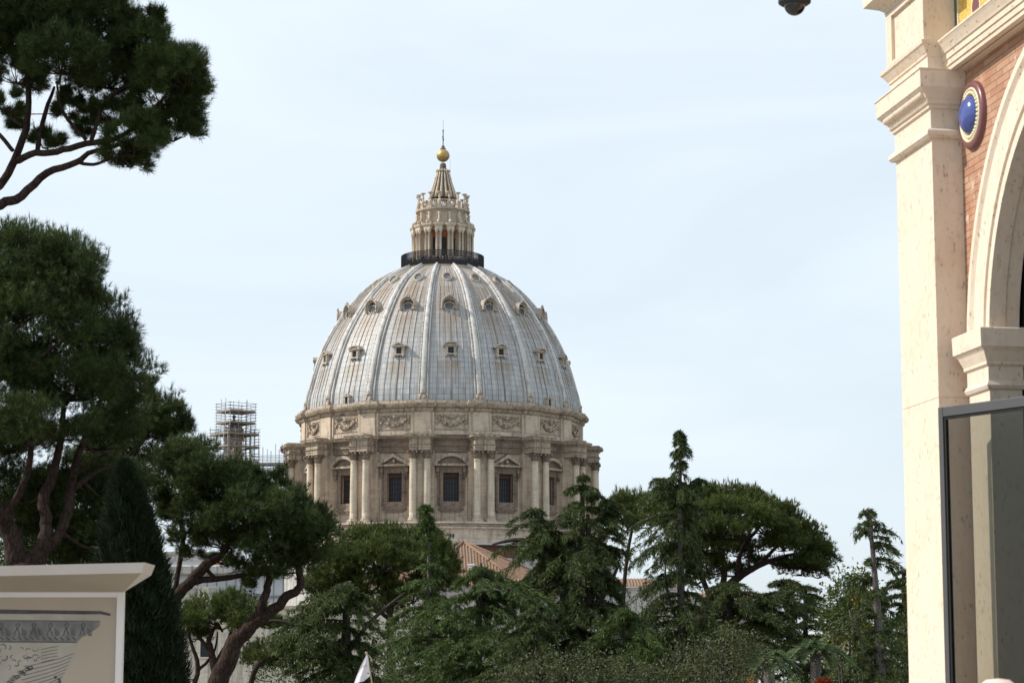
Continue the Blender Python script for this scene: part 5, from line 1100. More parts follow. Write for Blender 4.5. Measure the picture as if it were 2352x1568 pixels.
# tall pine down the left edge
pine('tall dark pine with sunlit top standing behind the poster kiosk', 55, (50, 1330),
     [(60, 640, 185, 120, 0), (150, 640, 100, 95, -.8), (-60, 620, 200, 110, .5), (190, 760, 118, 105, .4), (80, 760, 150, 110, -1.0), (240, 790, 68, 62, -.2), (270, 870, 90, 70, .3), (160, 880, 130, 90, -.8), (40, 880, 140, 100, -.4), (-80, 800, 160, 150, 0), (260, 930, 80, 70, 1.2), (100, 980, 140, 60, -1.4), (230, 1010, 100, 50, 1.6), (20, 1010, 120, 60, 1.4), (150, 1150, 110, 80, 2.6), (230, 1230, 110, 70, 3.0), (40, 1130, 100, 60, 2.6), (-40, 1060, 90, 80, 1.6), (140, 1240, 90, 60, 3.2), (90, 1180, 90, 70, 3.5), (0, 1200, 80, 60, 3.2), (200, 1100, 90, 60, 2.4), (260, 1120, 80, 80, 3.0), (180, 1290, 100, 50, 3.6)],
     [([(50, 1800, 0), (46, 1400, 0), (50, 1300, 0)], [52, 45, 42]), ([(50, 1310, 0), (25, 1230, 0), (5, 1180, -.2), (-30, 1130, -.3), (-50, 1000, 0), (-60, 800, 0)], [30, 22, 19, 16, 12, 5]), ([(55, 1310, 0), (95, 1265, 0), (105, 1200, .1), (100, 1150, .2), (120, 1090, .3), (140, 1000, .3), (150, 880, .3)], [26, 19, 14, 13, 11, 8, 3]),
      ([(95, 1270, 0), (140, 1220, .2), (160, 1150, .4), (170, 1080, .5), (200, 990, .5), (250, 880, .5)], [14, 12, 11, 9, 7, 3]), ([(5, 1190, -.2), (40, 1140, -.3), (60, 1090, -.4), (70, 1000, -.5), (40, 880, -.6)], [11, 9, 8, 6, 3]),
      ([(-60, 940, -1.2), (0, 870, -1.4), (60, 845, -1.5), (120, 800, -1.5), (190, 750, -1.2)], [9, 7, 6, 4.5, 2]), ([(-20, 850, -1.3), (5, 780, -1.4), (60, 740, -1.5), (110, 700, -1.4)], [5, 4.5, 3.5, 1.5]), ([(160, 1130, .4), (230, 1080, .6), (290, 1070, .7)], [6, 5, 2]), ([(165, 1100, .4), (210, 1060, .3), (250, 1040, .2)], [5, 3.5, 2])], 12, dens=210, L=.15, W=.0115, nn=16, clump=.42, zmin=-.5)
pine('rounded pine crown stepping down between the tall left pine and the leaning pine', 62, (190, 1500),
     [(330, 960, 85, 75, 0), (400, 985, 40, 62, -.3), (290, 1010, 90, 70, .5), (380, 1050, 60, 45, .4), (240, 1080, 90, 80, .8), (330, 900, 38, 36, .2), (310, 1100, 60, 40, 1.0)],
     [([(190, 1800, 0), (195, 1500, 0), (215, 1300, 0), (250, 1150, 0), (290, 1060, 0), (340, 1000, 0)], [20, 17, 14, 11, 8, 3]), ([(250, 1150, 0), (310, 1120, 0), (345, 1080, 0)], [7, 5, 2])], 13, dens=170, L=.16, W=.0135, nn=16, clump=.42, zmin=-.5)
# leaning pine in front of the scaffold
pine('leaning pine with forked red-brown limbs in front of the scaffolding', 60, (490, 1590),
     [(430, 1065, 75, 58, 0), (395, 1100, 55, 60, .4), (470, 1100, 80, 55, -.4), (540, 1110, 85, 55, .2), (610, 1140, 70, 48, -.2), (480, 1170, 90, 60, .3), (570, 1180, 110, 70, -.7), (660, 1180, 70, 62, .3), (700, 1215, 82, 62, -.2), (735, 1215, 50, 52, .4), (620, 1240, 110, 60, -.4), (690, 1270, 80, 50, 0), (520, 1240, 80, 45, .3), (430, 1240, 55, 38, .6), (390, 1190, 38, 40, .8), (640, 1300, 90, 36, .2), (590, 1310, 30, 30, 0), (360, 1140, 32, 42, .9), (420, 1150, 50, 36, .7), (645, 1105, 28, 24, 0), (560, 1080, 35, 22, 0), (440, 1270, 32, 20, .5), (530, 1285, 45, 24, .4), (575, 1350, 24, 18, .1)],
     [([(440, 1900, 0), (470, 1700, 0), (503, 1568, 0), (530, 1490, 0), (570, 1440, 0), (620, 1405, 0), (660, 1370, 0), (690, 1345, 0), (687, 1300, .1), (690, 1250, .1), (705, 1215, 0)], [30, 27, 24, 20, 17, 13, 11, 9, 8, 6, 3]),
      ([(570, 1445, 0), (600, 1395, -.1), (612, 1355, -.1), (625, 1320, -.1), (650, 1290, -.2), (670, 1240, -.2)], [12, 10, 9, 8, 6, 3]), ([(330, 1800, .5), (365, 1500, .4), (400, 1385, .2), (430, 1340, .1), (470, 1300, 0), (510, 1270, 0), (545, 1210, -.2)], [18, 16, 14, 13, 12, 8, 3]),
      ([(440, 1335, .1), (500, 1328, 0), (560, 1322, 0), (640, 1310, -.1), (690, 1290, -.1)], [9, 7, 5.5, 4, 2]), ([(470, 1300, 0), (490, 1325, 0)], [5, 5]), ([(395, 1390, .2), (420, 1250, .5), (415, 1180, .5), (440, 1120, .3)], [6, 6, 5, 2]), ([(415, 1230, .5), (450, 1210, .4), (480, 1170, .3)], [4, 3, 1.5])], 14, dens=215, L=.15, W=.0125, nn=16, clump=.40, zmin=-.45)
pine('small umbrella pine low behind the leaning trunk', 105, (500, 1600),
     [(480, 1405, 62, 38, 0), (540, 1400, 60, 36, .4), (440, 1425, 40, 36, .3), (590, 1420, 45, 34, -.3), (510, 1430, 85, 34, -.6), (630, 1430, 40, 24, .5), (640, 1500, 60, 34, 3), (600, 1520, 50, 26, 3.5), (450, 1460, 40, 20, .6)],
     [([(500, 1900, 0), (497, 1600, 0), (490, 1520, 0), (480, 1470, 0), (500, 1430, 0)], [13, 11, 9, 6, 3]), ([(440, 1590, .3), (455, 1530, .3), (440, 1480, .3), (430, 1440, .3)], [6, 5.5, 4, 2]), ([(490, 1530, 0), (520, 1480, 0), (540, 1420, 0)], [6, 5, 2]), ([(480, 1490, 0), (455, 1460, 0), (440, 1430, 0)], [5, 4, 2]), ([(570, 1600, 2), (590, 1530, 2), (640, 1500, 3)], [7, 6, 3]), ([(500, 1560, 0), (560, 1470, .1), (585, 1430, 0)], [5, 4, 2]), ([(455, 1540, .3), (490, 1500, .4), (500, 1450, .4)], [4, 3, 1.5])], 15, dens=62, L=.24, W=.03, nn=14, clump=.55, mat='pine_far', zmin=-.1)
pine('broad shaded pine crown under the drum base left of the thin cedar', 165, (900, 1500),
     [(810, 1255, 60, 40, 0), (870, 1245, 70, 34, 0), (940, 1250, 65, 34, 1), (990, 1275, 50, 42, 0), (800, 1300, 60, 50, -1), (880, 1290, 95, 48, -2), (960, 1300, 75, 48, -1), (1010, 1310, 40, 34, 0), (770, 1330, 45, 50, 0), (850, 1345, 70, 40, 0), (790, 1375, 60, 40, 0), (870, 1385, 70, 36, 1), (950, 1365, 55, 42, 0), (725, 1355, 45, 40, 1), (1025, 1295, 34, 40, 1), (1000, 1340, 45, 40, 1)],
     [([(900, 1700, 0), (895, 1450, 0), (890, 1380, 0), (870, 1300, 0)], [9, 8, 7, 3]), ([(893, 1400, 0), (940, 1340, 0), (970, 1290, 0)], [5, 4, 2]), ([(893, 1420, 0), (830, 1360, 0), (800, 1300, 0)], [5, 4, 2])], 16, dens=30, L=.34, W=.046, nn=14, clump=.95, mat='pine_far', zmin=-.2)
def dome_lobes(x0, x1, top, n, seed, Y, drop):
    return []
pine('wide domed umbrella pine against the sky on the right', 130, (1600, 1500),
     [(1560, 1165, 48, 32, 2), (1620, 1150, 52, 30, 0), (1670, 1140, 60, 24, 1), (1730, 1155, 55, 28, 0), (1780, 1180, 48, 28, -1), (1820, 1210, 40, 30, 0), (1850, 1240, 40, 34, 0), (1875, 1275, 34, 36, 0), (1600, 1190, 60, 34, -2), (1690, 1175, 75, 34, -3), (1760, 1210, 60, 32, -3), (1640, 1215, 60, 30, -3.5), (1700, 1220, 50, 28, -4), (1800, 1250, 48, 34, -2), (1845, 1295, 44, 28, 0), (1870, 1300, 30, 22, -1), (1640, 1165, 70, 30, 3), (1740, 1180, 70, 30, 3), (1815, 1235, 50, 30, 3), (1630, 1260, 50, 28, -2), (1590, 1250, 45, 30, -2), (1520, 1170, 45, 26, 3), (1560, 1220, 40, 30, 2), (1790, 1300, 34, 14, 1), (1740, 1290, 30, 14, 2), (1690, 1270, 34, 18, 1), (1540, 1195, 44, 34, 1), (1580, 1140, 40, 26, 3), (1625, 1300, 46, 30, -1), (1680, 1315, 40, 20, 1.5), (1730, 1255, 44, 24, 2), (1780, 1245, 44, 26, 3), (1660, 1250, 50, 30, 3), (1600, 1330, 50, 30, 1), (1550, 1280, 50, 36, 1), (1886, 1292, 32, 40, .5), (1880, 1318, 26, 22, 0), (1840, 1312, 36, 22, .5), (1855, 1262, 40, 36, 1.5), (1510, 1150, 36, 26, 2)],
     [([(1560, 1900, 0), (1575, 1560, 0), (1600, 1440, 0), (1640, 1380, 0), (1690, 1330, 0), (1760, 1290, 0), (1830, 1270, 0)], [18, 17, 16, 14, 10, 6, 3]), ([(1650, 1375, 0), (1665, 1310, 0), (1650, 1240, 0), (1660, 1180, 0)], [8, 7, 5, 2]), ([(1690, 1330, 0), (1705, 1260, -.5), (1740, 1215, -1), (1760, 1190, -1)], [6, 5, 4, 2]), ([(1720, 1312, 0), (1780, 1260, .5), (1810, 1220, .5)], [5, 4, 2]), ([(1640, 1385, 0), (1610, 1320, .5), (1590, 1250, 1), (1570, 1190, 1)], [7, 6, 4, 2]), ([(1760, 1290, 0), (1830, 1305, .3), (1870, 1300, 0)], [4, 3, 1.5]), ([(1720, 1312, 0), (1722, 1240, 1), (1725, 1190, 1)], [3.5, 3, 1.5])], 17, dens=66, L=.21, W=.030, nn=14, clump=.66, cpl=1.5, mat='pine_far', zmin=.0, subs=12, flat=.5)
pine('umbrella pine top rising behind the two central cedars', 140, (1420, 1500),
     [(1440, 1155, 34, 22, 0), (1480, 1165, 40, 24, 1), (1420, 1175, 40, 30, 0), (1500, 1195, 45, 30, 0), (1440, 1200, 55, 34, -1)],
     [([(1430, 1800, 0), (1430, 1400, 0), (1445, 1250, 0), (1460, 1180, 0)], [6, 5, 4, 2])], 18, dens=42, L=.28, W=.038, nn=14, clump=.75, mat='pine_far', zmin=-.1, flat=.5)

def env_at(env, y):
    if y <= env[0][0]: return env[0][1:]
    for a, b in zip(env, env[1:]):
        if y <= b[0]:
            t = (y - a[0]) / (b[0] - a[0]); return tuple(p + (q - p) * t for p, q in zip(a[1:], b[1:]))
    return env[-1][1:]
def cedar(label, Y, trunk, rads, env, seed, mat='cedar', bark='bark_grey', step=.42, per=5, droop=.35, dens=1.0, extra=(), bare=.05, L=.21, W=.048, tier=1.9, group='cedars in the garden', ybot=1640, rise=.15, gaps=.12, cover=1.0, leaders=()):
    g = np.random.default_rng(seed); rr = random.Random(seed); k = Y / FPX
    b = at(trunk[-1][0], trunk[-1][1], Y); off = np.array([b.x, Y, ground_z(Y)]); vo = Vector(off); root = thing('cedar_tree', label, 'cedar tree', vo, 0, group)
    mb = MB(); TP = smooth_path(limb_pts(trunk, Y), 5); mb.tube([p - vo for p in TP] + [Vector((0, 0, 0))], smooth_rad([r * k for r in rads], 5) + [rads[-1] * k * 1.2], 9)
    for pts, rad in extra: mb.tube([p - vo for p in smooth_path(limb_pts(pts, Y))], smooth_rad([r * k for r in rad]), 7)
    T = []
    for TP, env, yend in [(TP, env, ybot)] + [(smooth_path(limb_pts(tp, Y), 5), ev, ev[-1][0]) for tp, ev in leaders]:
        def trunk_at(z):
            for p, q in zip(TP, TP[1:]):
                if q.z <= z <= p.z: return p.lerp(q, (p.z - z) / max(p.z - q.z, 1e-6))
            return TP[0] if z > TP[0].z else TP[-1]
        y = env[0][0]
        while y < yend:
            l, r = env_at(env, y); dy = step / k * (1 if y < env[0][0] + 60 else tier * rr.uniform(.75, 1.3)); tf = rr.uniform(.70, 1.14); skew = rr.uniform(-.18, .18)
            for j in range(int(per * 1.6 * (1 if y < env[0][0] + 60 else tier * .8 * min(2.0, max(.7, (l + r) * k / 5.5))))):
                if rr.random() < gaps: continue
                yy = y + rr.gauss(.5, .16) * dy; a = rr.uniform(0, 2 * math.pi); ca = math.cos(a); lat = (r if ca > 0 else l); Lm = (abs(ca) * lat + (1 - abs(ca)) * (l + r) * .5) * k * rr.uniform(.72, 1.06) * tf * (1 + skew * ca)
                p0 = trunk_at(zf(yy, Y)); Lm = max(Lm, .25); d = Vector((ca, math.sin(a), 0)); up = rise + rr.uniform(-.12, .12); n = 8
                pts = [p0 + d * Lm * t + Vector((0, 0, Lm * (up * t - (up + .16 + droop * .25) * t ** 2.2))) + Vector((rr.uniform(-1, 1), rr.uniform(-1, 1), rr.uniform(-1, 1))) * Lm * .012 for t in [i / n for i in range(n + 1)]]
                rb = max(.014 * Lm, .012 * Y / 110); mb.tube([p - vo for p in pts], [max(rb * (1 - .85 * i / n), .006) for i in range(n + 1)], 5, False)
                NP = np.array([tuple(p) for p in pts]); nt = max(8, int(Lm / .06 * dens)); t = g.uniform(bare, 1.0, nt); i0 = np.minimum((t * n).astype(int), n - 1); f = (t * n - i0)[:, None]
                B = NP[i0] * (1 - f) + NP[i0 + 1] * f; dirL = unit(NP[i0 + 1] - NP[i0]); side = unit(np.cross(dirL, np.array([0, 0, 1.0]))) * np.where(g.random(nt) < .5, -1, 1)[:, None]
                tl = (.16 + .30 * Lm * np.minimum(t, (1.08 - t) * 2.2) * .62) * g.uniform(.55, 1.15, nt); tl = np.clip(tl, .12, 1.9)
                D = unit(side * g.uniform(.3, 1.0, (nt, 1)) + dirL * g.uniform(.3, .9, (nt, 1)) + g.normal(size=(nt, 3)) * .12); m_ = int(15 * cover)
                s = np.sort(g.random((nt, m_)), 1)[:, :, None]; sag = np.zeros((nt, m_, 3)); sag[:, :, 2:] = -droop * (s ** 1.8) * tl[:, None, None]
                Q = B[:, None, :] + D[:, None, :] * s * tl[:, None, None] + sag + g.normal(size=(nt, m_, 3)) * np.array([.035, .035, .02])
                E = np.repeat(D[:, None, :], m_, 1) * .7 + g.normal(size=(nt, m_, 3)) * .45; E[:, :, 2] -= droop * (.25 + 1.3 * s[:, :, 0]) * g.uniform(.3, 1.2, (nt, m_))
                Q = Q.reshape(-1, 3); E = unit(E.reshape(-1, 3)); T.append(blades(g, Q, E, g.uniform(.6, 1.3, len(Q)) * L, W * g.uniform(.7, 1.2, len(Q))))
            y += dy
    mb.build('trunk', M[bark], root); tri_obj('crown', np.concatenate(T) - off, M[mat], root); return root
cedar('slim cedar with a bent thin leader before the drum and roof', 112, [(972, 1158), (980, 1175), (985, 1250), (985, 1340), (988, 1600)], [1.2, 2, 3, 4.5, 8],
      [(1155, 9, 8), (1172, 26, 16), (1185, 10, 20), (1200, 17, 32), (1216, 30, 16), (1240, 16, 20), (1262, 24, 40), (1300, 60, 56), (1340, 105, 70), (1400, 115, 110), (1568, 150, 150)], 21, 'cedar_green', 'bark_grey', step=.34, droop=.45, gaps=.15, rise=.12)
cedar('spreading cedar in the gap between the leaning pine and the slim cedar', 95, [(797, 1335), (796, 1400), (795, 1500), (800, 1640)], [3, 8, 13, 16],
      [(1330, 40, 40), (1346, 115, 75), (1380, 165, 95), (1450, 185, 105), (1500, 205, 100), (1568, 225, 115), (1640, 230, 120)], 22, 'cedar', 'bark_dark', step=.36, per=6, droop=.6, gaps=.1, rise=.05, extra=[([(795, 1560), (770, 1500), (715, 1450), (640, 1425), (600, 1430)], [6, 5, 4, 3, 1.5]), ([(797, 1500), (840, 1440), (880, 1400), (930, 1360)], [6, 5, 4, 2])])
cedar('low fresh-green cedar whose level boughs fill the bottom centre', 102, [(1105, 1292), (1100, 1400), (1098, 1640)], [3, 7, 12],
      [(1290, 30, 50), (1312, 80, 140), (1345, 120, 185), (1410, 150, 200), (1470, 190, 200), (1568, 220, 220), (1640, 220, 220)], 23, 'cedar_green', 'bark_dark', step=.40, per=5, droop=.55, gaps=.14, rise=.06)
cedar('big multi-stemmed cedar in front of the right side of the drum', 108, [(1340, 1085), (1338, 1150), (1335, 1250), (1325, 1400), (1322, 1640)], [2, 5, 9, 15, 20],
      [(1085, 12, 12), (1100, 36, 62), (1125, 42, 72), (1150, 90, 84), (1165, 124, 80), (1200, 185, 95), (1230, 245, 100), (1262, 232, 105), (1300, 205, 115), (1350, 190, 130), (1400, 215, 150), (1480, 215, 180), (1568, 215, 200), (1640, 215, 200)], 24, 'cedar', 'bark_dark', step=.42, per=5, droop=.6, gaps=.14, rise=.1,
      extra=[([(1330, 1480), (1300, 1400), (1290, 1330), (1262, 1280), (1200, 1240), (1130, 1250)], [13, 11, 9, 8, 6, 2]), ([(1332, 1470), (1350, 1380), (1352, 1280), (1350, 1180)], [12, 10, 8, 4]), ([(1325, 1480), (1320, 1380), (1318, 1270), (1320, 1200)], [9, 8, 7, 4]), ([(1320, 1560), (1260, 1520), (1200, 1505), (1120, 1510)], [8, 7, 5, 2]), ([(1345, 1420), (1390, 1360), (1420, 1300)], [8, 6, 3])],
      leaders=[([(1225, 1168), (1240, 1220), (1290, 1330)], [(1160, 30, 34), (1180, 70, 70), (1205, 110, 90), (1240, 130, 90), (1275, 100, 80), (1320, 60, 70)]), ([(1400, 1150), (1395, 1250), (1370, 1350)], [(1140, 24, 34), (1165, 60, 66), (1210, 80, 80), (1270, 80, 90), (1320, 70, 100)])])
cedar('tallest ragged conifer with a narrow drooping spire', 120, [(1563, 985), (1562, 1060), (1562, 1180), (1565, 1400), (1568, 1640)], [1.2, 3.5, 6, 9.5, 13],
      [(983, 10, 6), (1000, 17, 11), (1020, 18, 34), (1040, 14, 32), (1055, 20, 12), (1075, 56, 14), (1092, 70, 26), (1104, 132, 46), (1120, 100, 66), (1140, 66, 58), (1160, 110, 50), (1180, 150, 60), (1220, 120, 66), (1260, 150, 72), (1300, 130, 82), (1400, 150, 95), (1500, 150, 110), (1640, 150, 120)], 25, 'cedar', 'bark_grey', step=.38, per=5, droop=.9, gaps=.14, rise=.12, dens=.95,
      extra=[([(1566, 1440), (1545, 1400), (1530, 1340), (1528, 1290)], [5, 4, 3, 1.5]), ([(1568, 1440), (1590, 1410), (1600, 1370)], [4, 3, 2])],
      leaders=[([(1500, 1092), (1525, 1105), (1560, 1150)], [(1092, 30, 40), (1100, 52, 44), (1116, 44, 44), (1135, 20, 20)]), ([(1608, 1098), (1590, 1120), (1565, 1150)], [(1092, 30, 16), (1108, 30, 34), (1130, 26, 26), (1145, 10, 10)])])
cedar('flat-topped dark cedar with a stout trunk below the wide umbrella pine', 125, [(1676, 1340), (1674, 1400), (1672, 1480), (1672, 1640)], [9, 13, 17, 18],
      [(1318, 40, 90), (1340, 60, 200), (1375, 60, 232), (1410, 60, 235), (1450, 55, 215), (1500, 45, 130), (1640, 40, 60)], 26, 'cedar', 'bark_dark', step=.40, per=5, droop=.35, gaps=.15, rise=.08, extra=[([(1676, 1480), (1740, 1490), (1800, 1515), (1850, 1530)], [5, 4, 3, 1.5]), ([(1676, 1450), (1760, 1440), (1850, 1400)], [5, 4, 2])],
      leaders=[([(1800, 1332), (1790, 1380), (1720, 1440)], [(1322, 60, 60), (1345, 100, 100), (1380, 110, 115), (1430, 100, 110), (1490, 80, 80)])])
cedar('sparse cedar with an open flat top beside the travertine pier', 100, [(1992, 1168), (2000, 1220), (2010, 1330), (2018, 1450), (2026, 1640)], [2.5, 4.5, 7, 10, 13],
      [(1164, 26, 20), (1182, 50, 40), (1200, 34, 72), (1215, 66, 75), (1235, 26, 60), (1262, 12, 88), (1280, 62, 84), (1300, 64, 84), (1320, 80, 70), (1350, 90, 80), (1400, 80, 90), (1460, 90, 90), (1520, 150, 90), (1640, 160, 90)], 27, 'cedar', 'bark_grey', step=.40, per=4, droop=.6, gaps=.2, rise=.1, dens=.85, extra=[([(2024, 1560), (1990, 1500), (1965, 1440), (1950, 1400)], [5, 4, 3, 1.5])])
cedar('bushy fresh-green cedar filling the gap left of the tallest conifer', 104, [(1435, 1400), (1435, 1640)], [3, 8],
      [(1385, 30, 30), (1410, 70, 80), (1450, 120, 120), (1500, 130, 120), (1640, 140, 130)], 61, 'cedar_green', 'bark_dark', step=.36, per=5, droop=.5, gaps=.1, rise=.05)
cedar('low cedar boughs sweeping under the big multi-stemmed cedar on its left', 98, [(1235, 1392), (1232, 1640)], [3, 8],
      [(1385, 40, 30), (1405, 90, 70), (1440, 140, 90), (1490, 150, 90), (1640, 160, 100)], 62, 'cedar', 'bark_dark', step=.40, per=5, droop=.6, gaps=.15, rise=.04)
cedar('dark low cedar between the stout dark trunk and the sparse cedar', 135, [(1850, 1345), (1850, 1640)], [4, 9],
      [(1338, 40, 40), (1360, 90, 70), (1400, 120, 80), (1460, 130, 90), (1640, 130, 90)], 63, 'cedar', 'bark_dark', step=.5, per=5, droop=.4, gaps=.12, rise=.05)
cedar('dense distant cedar closing the gap left of the travertine pier', 150, [(2075, 1310), (2080, 1640)], [4, 9],
      [(1300, 20, 30), (1330, 60, 60), (1400, 110, 80), (1500, 160, 80), (1640, 170, 80)], 28, 'cedar', 'bark_dark', step=.55, per=5, droop=.4, gaps=.1, W=.07, L=.26)
# cypress
CYY = 45.0; cb = at(335, 1560, CYY); g = np.random.default_rng(31); cyp = thing('cypress_tree', 'dark columnar cypress beside the poster kiosk', 'cypress', (cb.x, CYY, ground_z(CYY)))
envc = [(1068, 2, 3), (1090, 14, 14), (1130, 32, 28), (1180, 48, 42), (1240, 60, 52), (1300, 74, 58), (1400, 84, 74), (1500, 92, 82), (1640, 95, 85), (1900, 90, 85)]
kc_ = CYY / FPX; n = 52000; yy = g.uniform(1066, 1900, n) ; lr = np.array([env_at(envc, y) for y in yy]); a = g.uniform(0, 2 * np.pi, n); zz = np.array([zf(y, CYY) for y in yy])
cx0 = np.interp(yy, [1066, 1568, 1900], [285, 338, 338]); cxw = (cx0 - CX) * kc_ / math.cos(PITCH) * .99
lump = 1 + .13 * np.sin(a * 6 + zz * 4) * np.sin(zz * 2.3 + a * 2) + .08 * np.sin(zz * 9 + a * 5) + g.normal(0, .07, n); rad = np.where(np.cos(a) > 0, lr[:, 1], lr[:, 0]) * kc_ * lump * np.where(g.random(n) < .25, .85, 1)
xc = np.array([at(x, y, CYY).x for x, y in zip(cx0, yy)]); P = np.stack([xc + rad * np.cos(a), CYY + rad * np.sin(a), zz], 1); D = unit(np.stack([np.cos(a) * .45, np.sin(a) * .45, np.ones(n) * .85], 1) + g.normal(size=(n, 3)) * .3)
keep = zz > ground_z(CYY) + .3; tri_obj('crown', blades(g, P[keep], D[keep], g.uniform(.08, .26, keep.sum()), .032) - np.array([cb.x, CYY, ground_z(CYY)]), M['cypress'], cyp)
mb = MB(); pr0 = []
for y in (1900, 1640, 1500, 1400, 1300, 1240, 1180, 1130, 1095): l, r = env_at(envc, y); pr0.append((at(np.interp(y, [1066, 1568, 1900], [285, 338, 338]) + (r - l) * .5, y, CYY) - Vector((cb.x, CYY, ground_z(CYY))), (l + r) * .5 * kc_ * .84))
mb.tube([p for p, _ in pr0], [r for _, r in pr0], 14); mb.build('inner_foliage', M['cypress'], cyp); mb = MB(); mb.tube([(0, 0, 0), (0, 0, 3.0)], .16, 8); mb.build('trunk', M['bark_dark'], cyp)
# leafy shrubs and a broadleaf tree
def leafy(name, label, cat, Y, lobes, seed, mat, dens=420, L=.11, W=.05, group=None, accent=None):
    g = np.random.default_rng(seed); k = Y / FPX; b = at(lobes[0][0], lobes[0][1], Y); off = np.array([b.x, Y, ground_z(Y)]); root = thing(name, label, cat, off, 0, group); T = []; A = []; mb = MB()
    for px, py, rx, ry, dY in lobes:
        c = np.array(at(px, py, Y + dY)); R_ = np.array([rx, rx, ry]) * k; area = math.pi * R_[0] * R_[2]; nc = max(6, int(area * 9)); d = rdir(g, nc * 2); d = d[d[:, 2] > -.5][:nc]; cc = c + d * R_ * (1 - np.abs(g.normal(0, .16, (len(d), 1))))
        nl = int(area * dens / len(d)) + 1; P = np.repeat(cc, nl, 0) + g.normal(size=(len(d) * nl, 3)) * .20 * (Y / 80); D = unit(np.repeat(d, nl, 0) * .6 + g.normal(size=P.shape) * .7 + np.array([0, 0, .1])); S = unit(np.cross(D, rdir(g, len(P)))) * W / 2
        ll = g.uniform(.7, 1.2, (len(P), 1)) * L; m_ = P + D * ll * .45; tri = np.stack([P, m_ - S, P + D * ll, P, P + D * ll, m_ + S], 1).reshape(-1, 3); T.append(tri)
        mb.tube([(c[0] - off[0], c[1] - off[1], c[2] - off[2]), ((c[0] - off[0]) * .4, (c[1] - off[1]) * .4, max(.2, (c[2] - off[2]) * .45)), (0, 0, 0)], [.03, .08, .12], 6)
    mb.build('stems', M['bark_dark'], root); tri_obj('foliage', np.concatenate(T) - off, M[mat], root)
    if accent:
        n = 160; px, py, rx, ry, dY = lobes[0]; c = np.array(at(px, py, Y + dY)); d = rdir(g, n); d[:, 2] = np.abs(d[:, 2]); P = c + d * np.array([rx, rx, ry]) * k * 1.05; tri_obj('blossoms', blades(g, np.repeat(P, 3, 0), unit(np.repeat(d, 3, 0) + g.normal(size=(n * 3, 3)) * .5), .07, .05) - off, M[accent], root)
    return root
leafy('holm_oak', 'small-leaved holm oak crown low in front of the big cedar', 'oak tree', 80, [(1230, 1560, 70, 55, 0), (1310, 1545, 65, 50, 1), (1380, 1530, 60, 50, 0), (1180, 1590, 60, 45, 1), (1440, 1560, 60, 55, .5), (1300, 1620, 130, 50, -1)], 41, 'oak', group='holm oaks along the bottom')
leafy('holm_oak', 'larger grey-green holm oak crown below the tall conifer', 'oak tree', 76, [(1640, 1530, 80, 60, 0), (1580, 1545, 70, 55, 1), (1700, 1500, 55, 45, .6), (1740, 1550, 60, 50, .4), (1530, 1580, 60, 50, .5), (1650, 1620, 150, 60, -1), (1660, 1480, 60, 34, .6)], 42, 'oak', group='holm oaks along the bottom')
leafy('magnolia_tree', 'glossy broadleaf tree with yellowing leaves left of the sparse cedar', 'broadleaf tree', 104, [(1950, 1370, 40, 48, 0), (1925, 1400, 40, 50, .5), (1975, 1350, 34, 30, .5), (1920, 1450, 38, 44, 0), (1965, 1440, 50, 50, .4), (1990, 1400, 40, 44, 1), (1950, 1500, 50, 40, 0), (2050, 1490, 34, 40, 1)], 43, 'magnolia', dens=240, L=.20, W=.09)
leafy('flowering_shrub', 'shrub with red blossoms at the bottom edge beside the palm', 'shrub', 60, [(1893, 1572, 18, 14, 0), (1880, 1590, 30, 16, .2)], 44, 'cedar_green', dens=500, L=.08, W=.03, accent='flower')
leafy('round_shrub', 'bright green rounded shrub beneath the palm fronds', 'shrub', 62, [(1835, 1570, 24, 16, 0), (1830, 1590, 34, 20, .2)], 45, 'cedar_green', dens=500, L=.1, W=.03)
def palm(label, Y, px, py, nf, fl, seed):
    g = np.random.default_rng(seed); c = at(px, py, Y); off = Vector((c.x, Y, ground_z(Y))); root = thing('palm_tree', label, 'palm', off, 0, 'palms near the bottom right'); T = []; mb = MB(); h = c.z - off.z
    mb.tube([(0, 0, 0), (.05, 0, h * .5), (0, 0, h)], [.26, .22, .2], 10)
    for i in range(nf):
        a = 2 * math.pi * i / nf + g.uniform(-.25, .25); e = g.uniform(.35, 1.35); L = fl * g.uniform(.8, 1.1); d = Vector((math.cos(a), math.sin(a), 0)); pts = []
        for q in range(9):
            t = q / 8; pts.append(Vector((0, 0, h)) + d * L * (math.cos(e) * t + .25 * t * t) + Vector((0, 0, L * (math.sin(e) * t - (.75 + .2 * math.cos(e)) * t ** 2.2))))
        mb.tube(pts, [.03 * (1 - .8 * q / 8) for q in range(9)], 5)
        NP = np.array([tuple(p) for p in pts]); t = np.repeat(np.linspace(.12, 1, 46), 2); i0 = np.minimum((t * 8).astype(int), 7); f = (t * 8 - i0)[:, None]; B = NP[i0] * (1 - f) + NP[i0 + 1] * f; dl = unit(NP[i0 + 1] - NP[i0]); sd = unit(np.cross(dl, [0, 0, 1.0])) * np.tile([-1, 1], 46)[:, None]
        D = unit(sd * .8 + dl * .75 + np.array([0, 0, .15]) + g.normal(size=B.shape) * .08); T.append(blades(g, B, D, (.55 * np.sin(np.clip(t, .1, .97) * np.pi) ** .6 * fl / 2.2), .045))
    mb.build('trunk', M['bark_grey'], root); tri_obj('fronds', np.concatenate(T), M['palm'], root)
palm('small palm with upright fronds behind the larger holm oak', 84, 1765, 1522, 26, 1.25, 51)
palm('arching feathery palm to the right of the smaller palm', 86, 1872, 1502, 24, 1.55, 52)
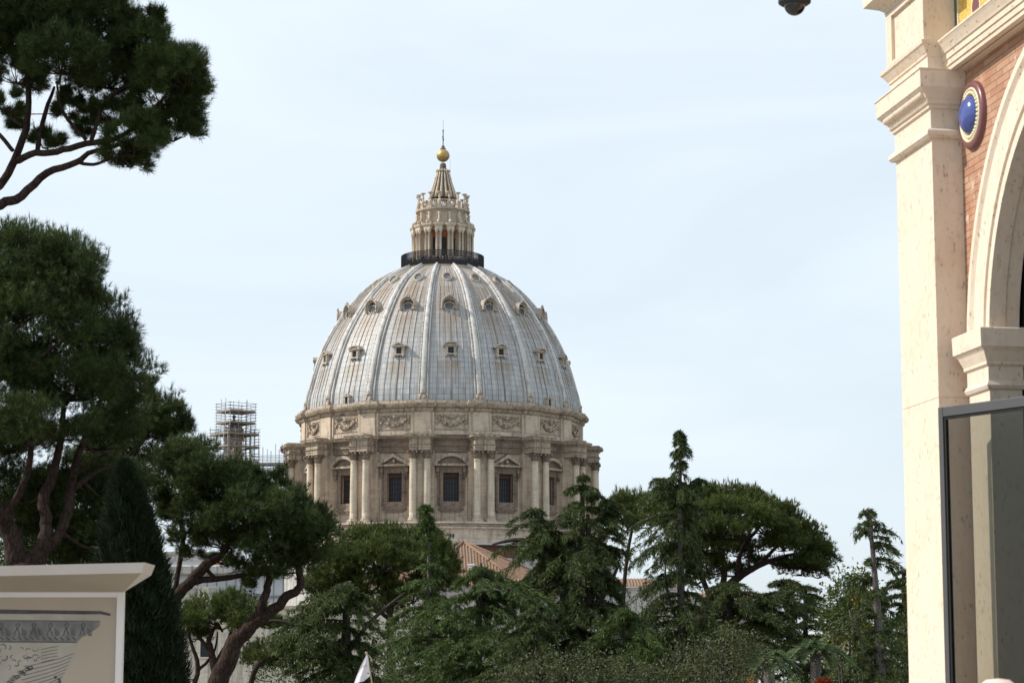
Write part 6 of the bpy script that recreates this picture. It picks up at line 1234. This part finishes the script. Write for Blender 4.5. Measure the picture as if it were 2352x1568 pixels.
leafy('hedge_tree', 'dark evergreen mass behind the leaning pine trunk', 'evergreen tree', 118, [(690, 1500, 70, 60, 0), (640, 1560, 60, 50, 0), (760, 1540, 60, 60, 1), (880, 1560, 80, 60, 0)], 46, 'cedar', dens=160, L=.22, W=.08)
leafy('hedge_tree', 'shadowy evergreen under the right-hand cedars', 'evergreen tree', 140, [(1800, 1530, 90, 50, 0), (1900, 1545, 80, 50, 0), (2000, 1560, 90, 60, 0), (1480, 1540, 100, 70, 0), (2070, 1480, 50, 60, 0)], 47, 'cedar', dens=120, L=.26, W=.1)

leafy('hedge_tree', 'dark evergreen understory behind the low fresh-green cedar', 'evergreen tree', 124, [(980, 1470, 90, 60, 0), (1080, 1480, 90, 60, 1), (1180, 1470, 80, 60, 0), (1000, 1560, 140, 60, 0), (1200, 1560, 120, 60, 0), (900, 1500, 70, 60, 1)], 64, 'cedar', dens=150, L=.22, W=.085)
leafy('hedge_tree', 'dark evergreen understory between the tall conifer and the flat cedar', 'evergreen tree', 134, [(1540, 1440, 80, 60, 0), (1620, 1470, 80, 60, 1), (1460, 1470, 80, 60, 0), (1720, 1500, 90, 50, 0), (1560, 1550, 150, 60, 0), (1790, 1470, 60, 40, 1)], 65, 'cedar', dens=150, L=.24, W=.09)

leafy('hedge_tree', 'dark evergreen mass behind the trunks of the tall left pine', 'evergreen tree', 84, [(60, 1230, 90, 90, 0), (170, 1220, 80, 90, 0), (-40, 1200, 90, 110, 1), (270, 1250, 70, 80, 0), (120, 1310, 120, 70, 0), (0, 1320, 110, 80, 0), (230, 1330, 100, 60, 0), (60, 1150, 80, 60, .5), (180, 1140, 70, 60, 0), (300, 1180, 60, 70, 0), (-30, 1290, 90, 60, 1)], 66, 'pine', dens=380, L=.18, W=.05)

cedar('dark thick-set cedar behind the sparse one next to the travertine pier', 118, [(1965, 1345), (1968, 1640)], [4, 9],
      [(1340, 24, 30), (1365, 60, 60), (1410, 90, 90), (1470, 110, 100), (1640, 120, 110)], 67, 'cedar', 'bark_dark', step=.42, per=6, droop=.5, gaps=.1)
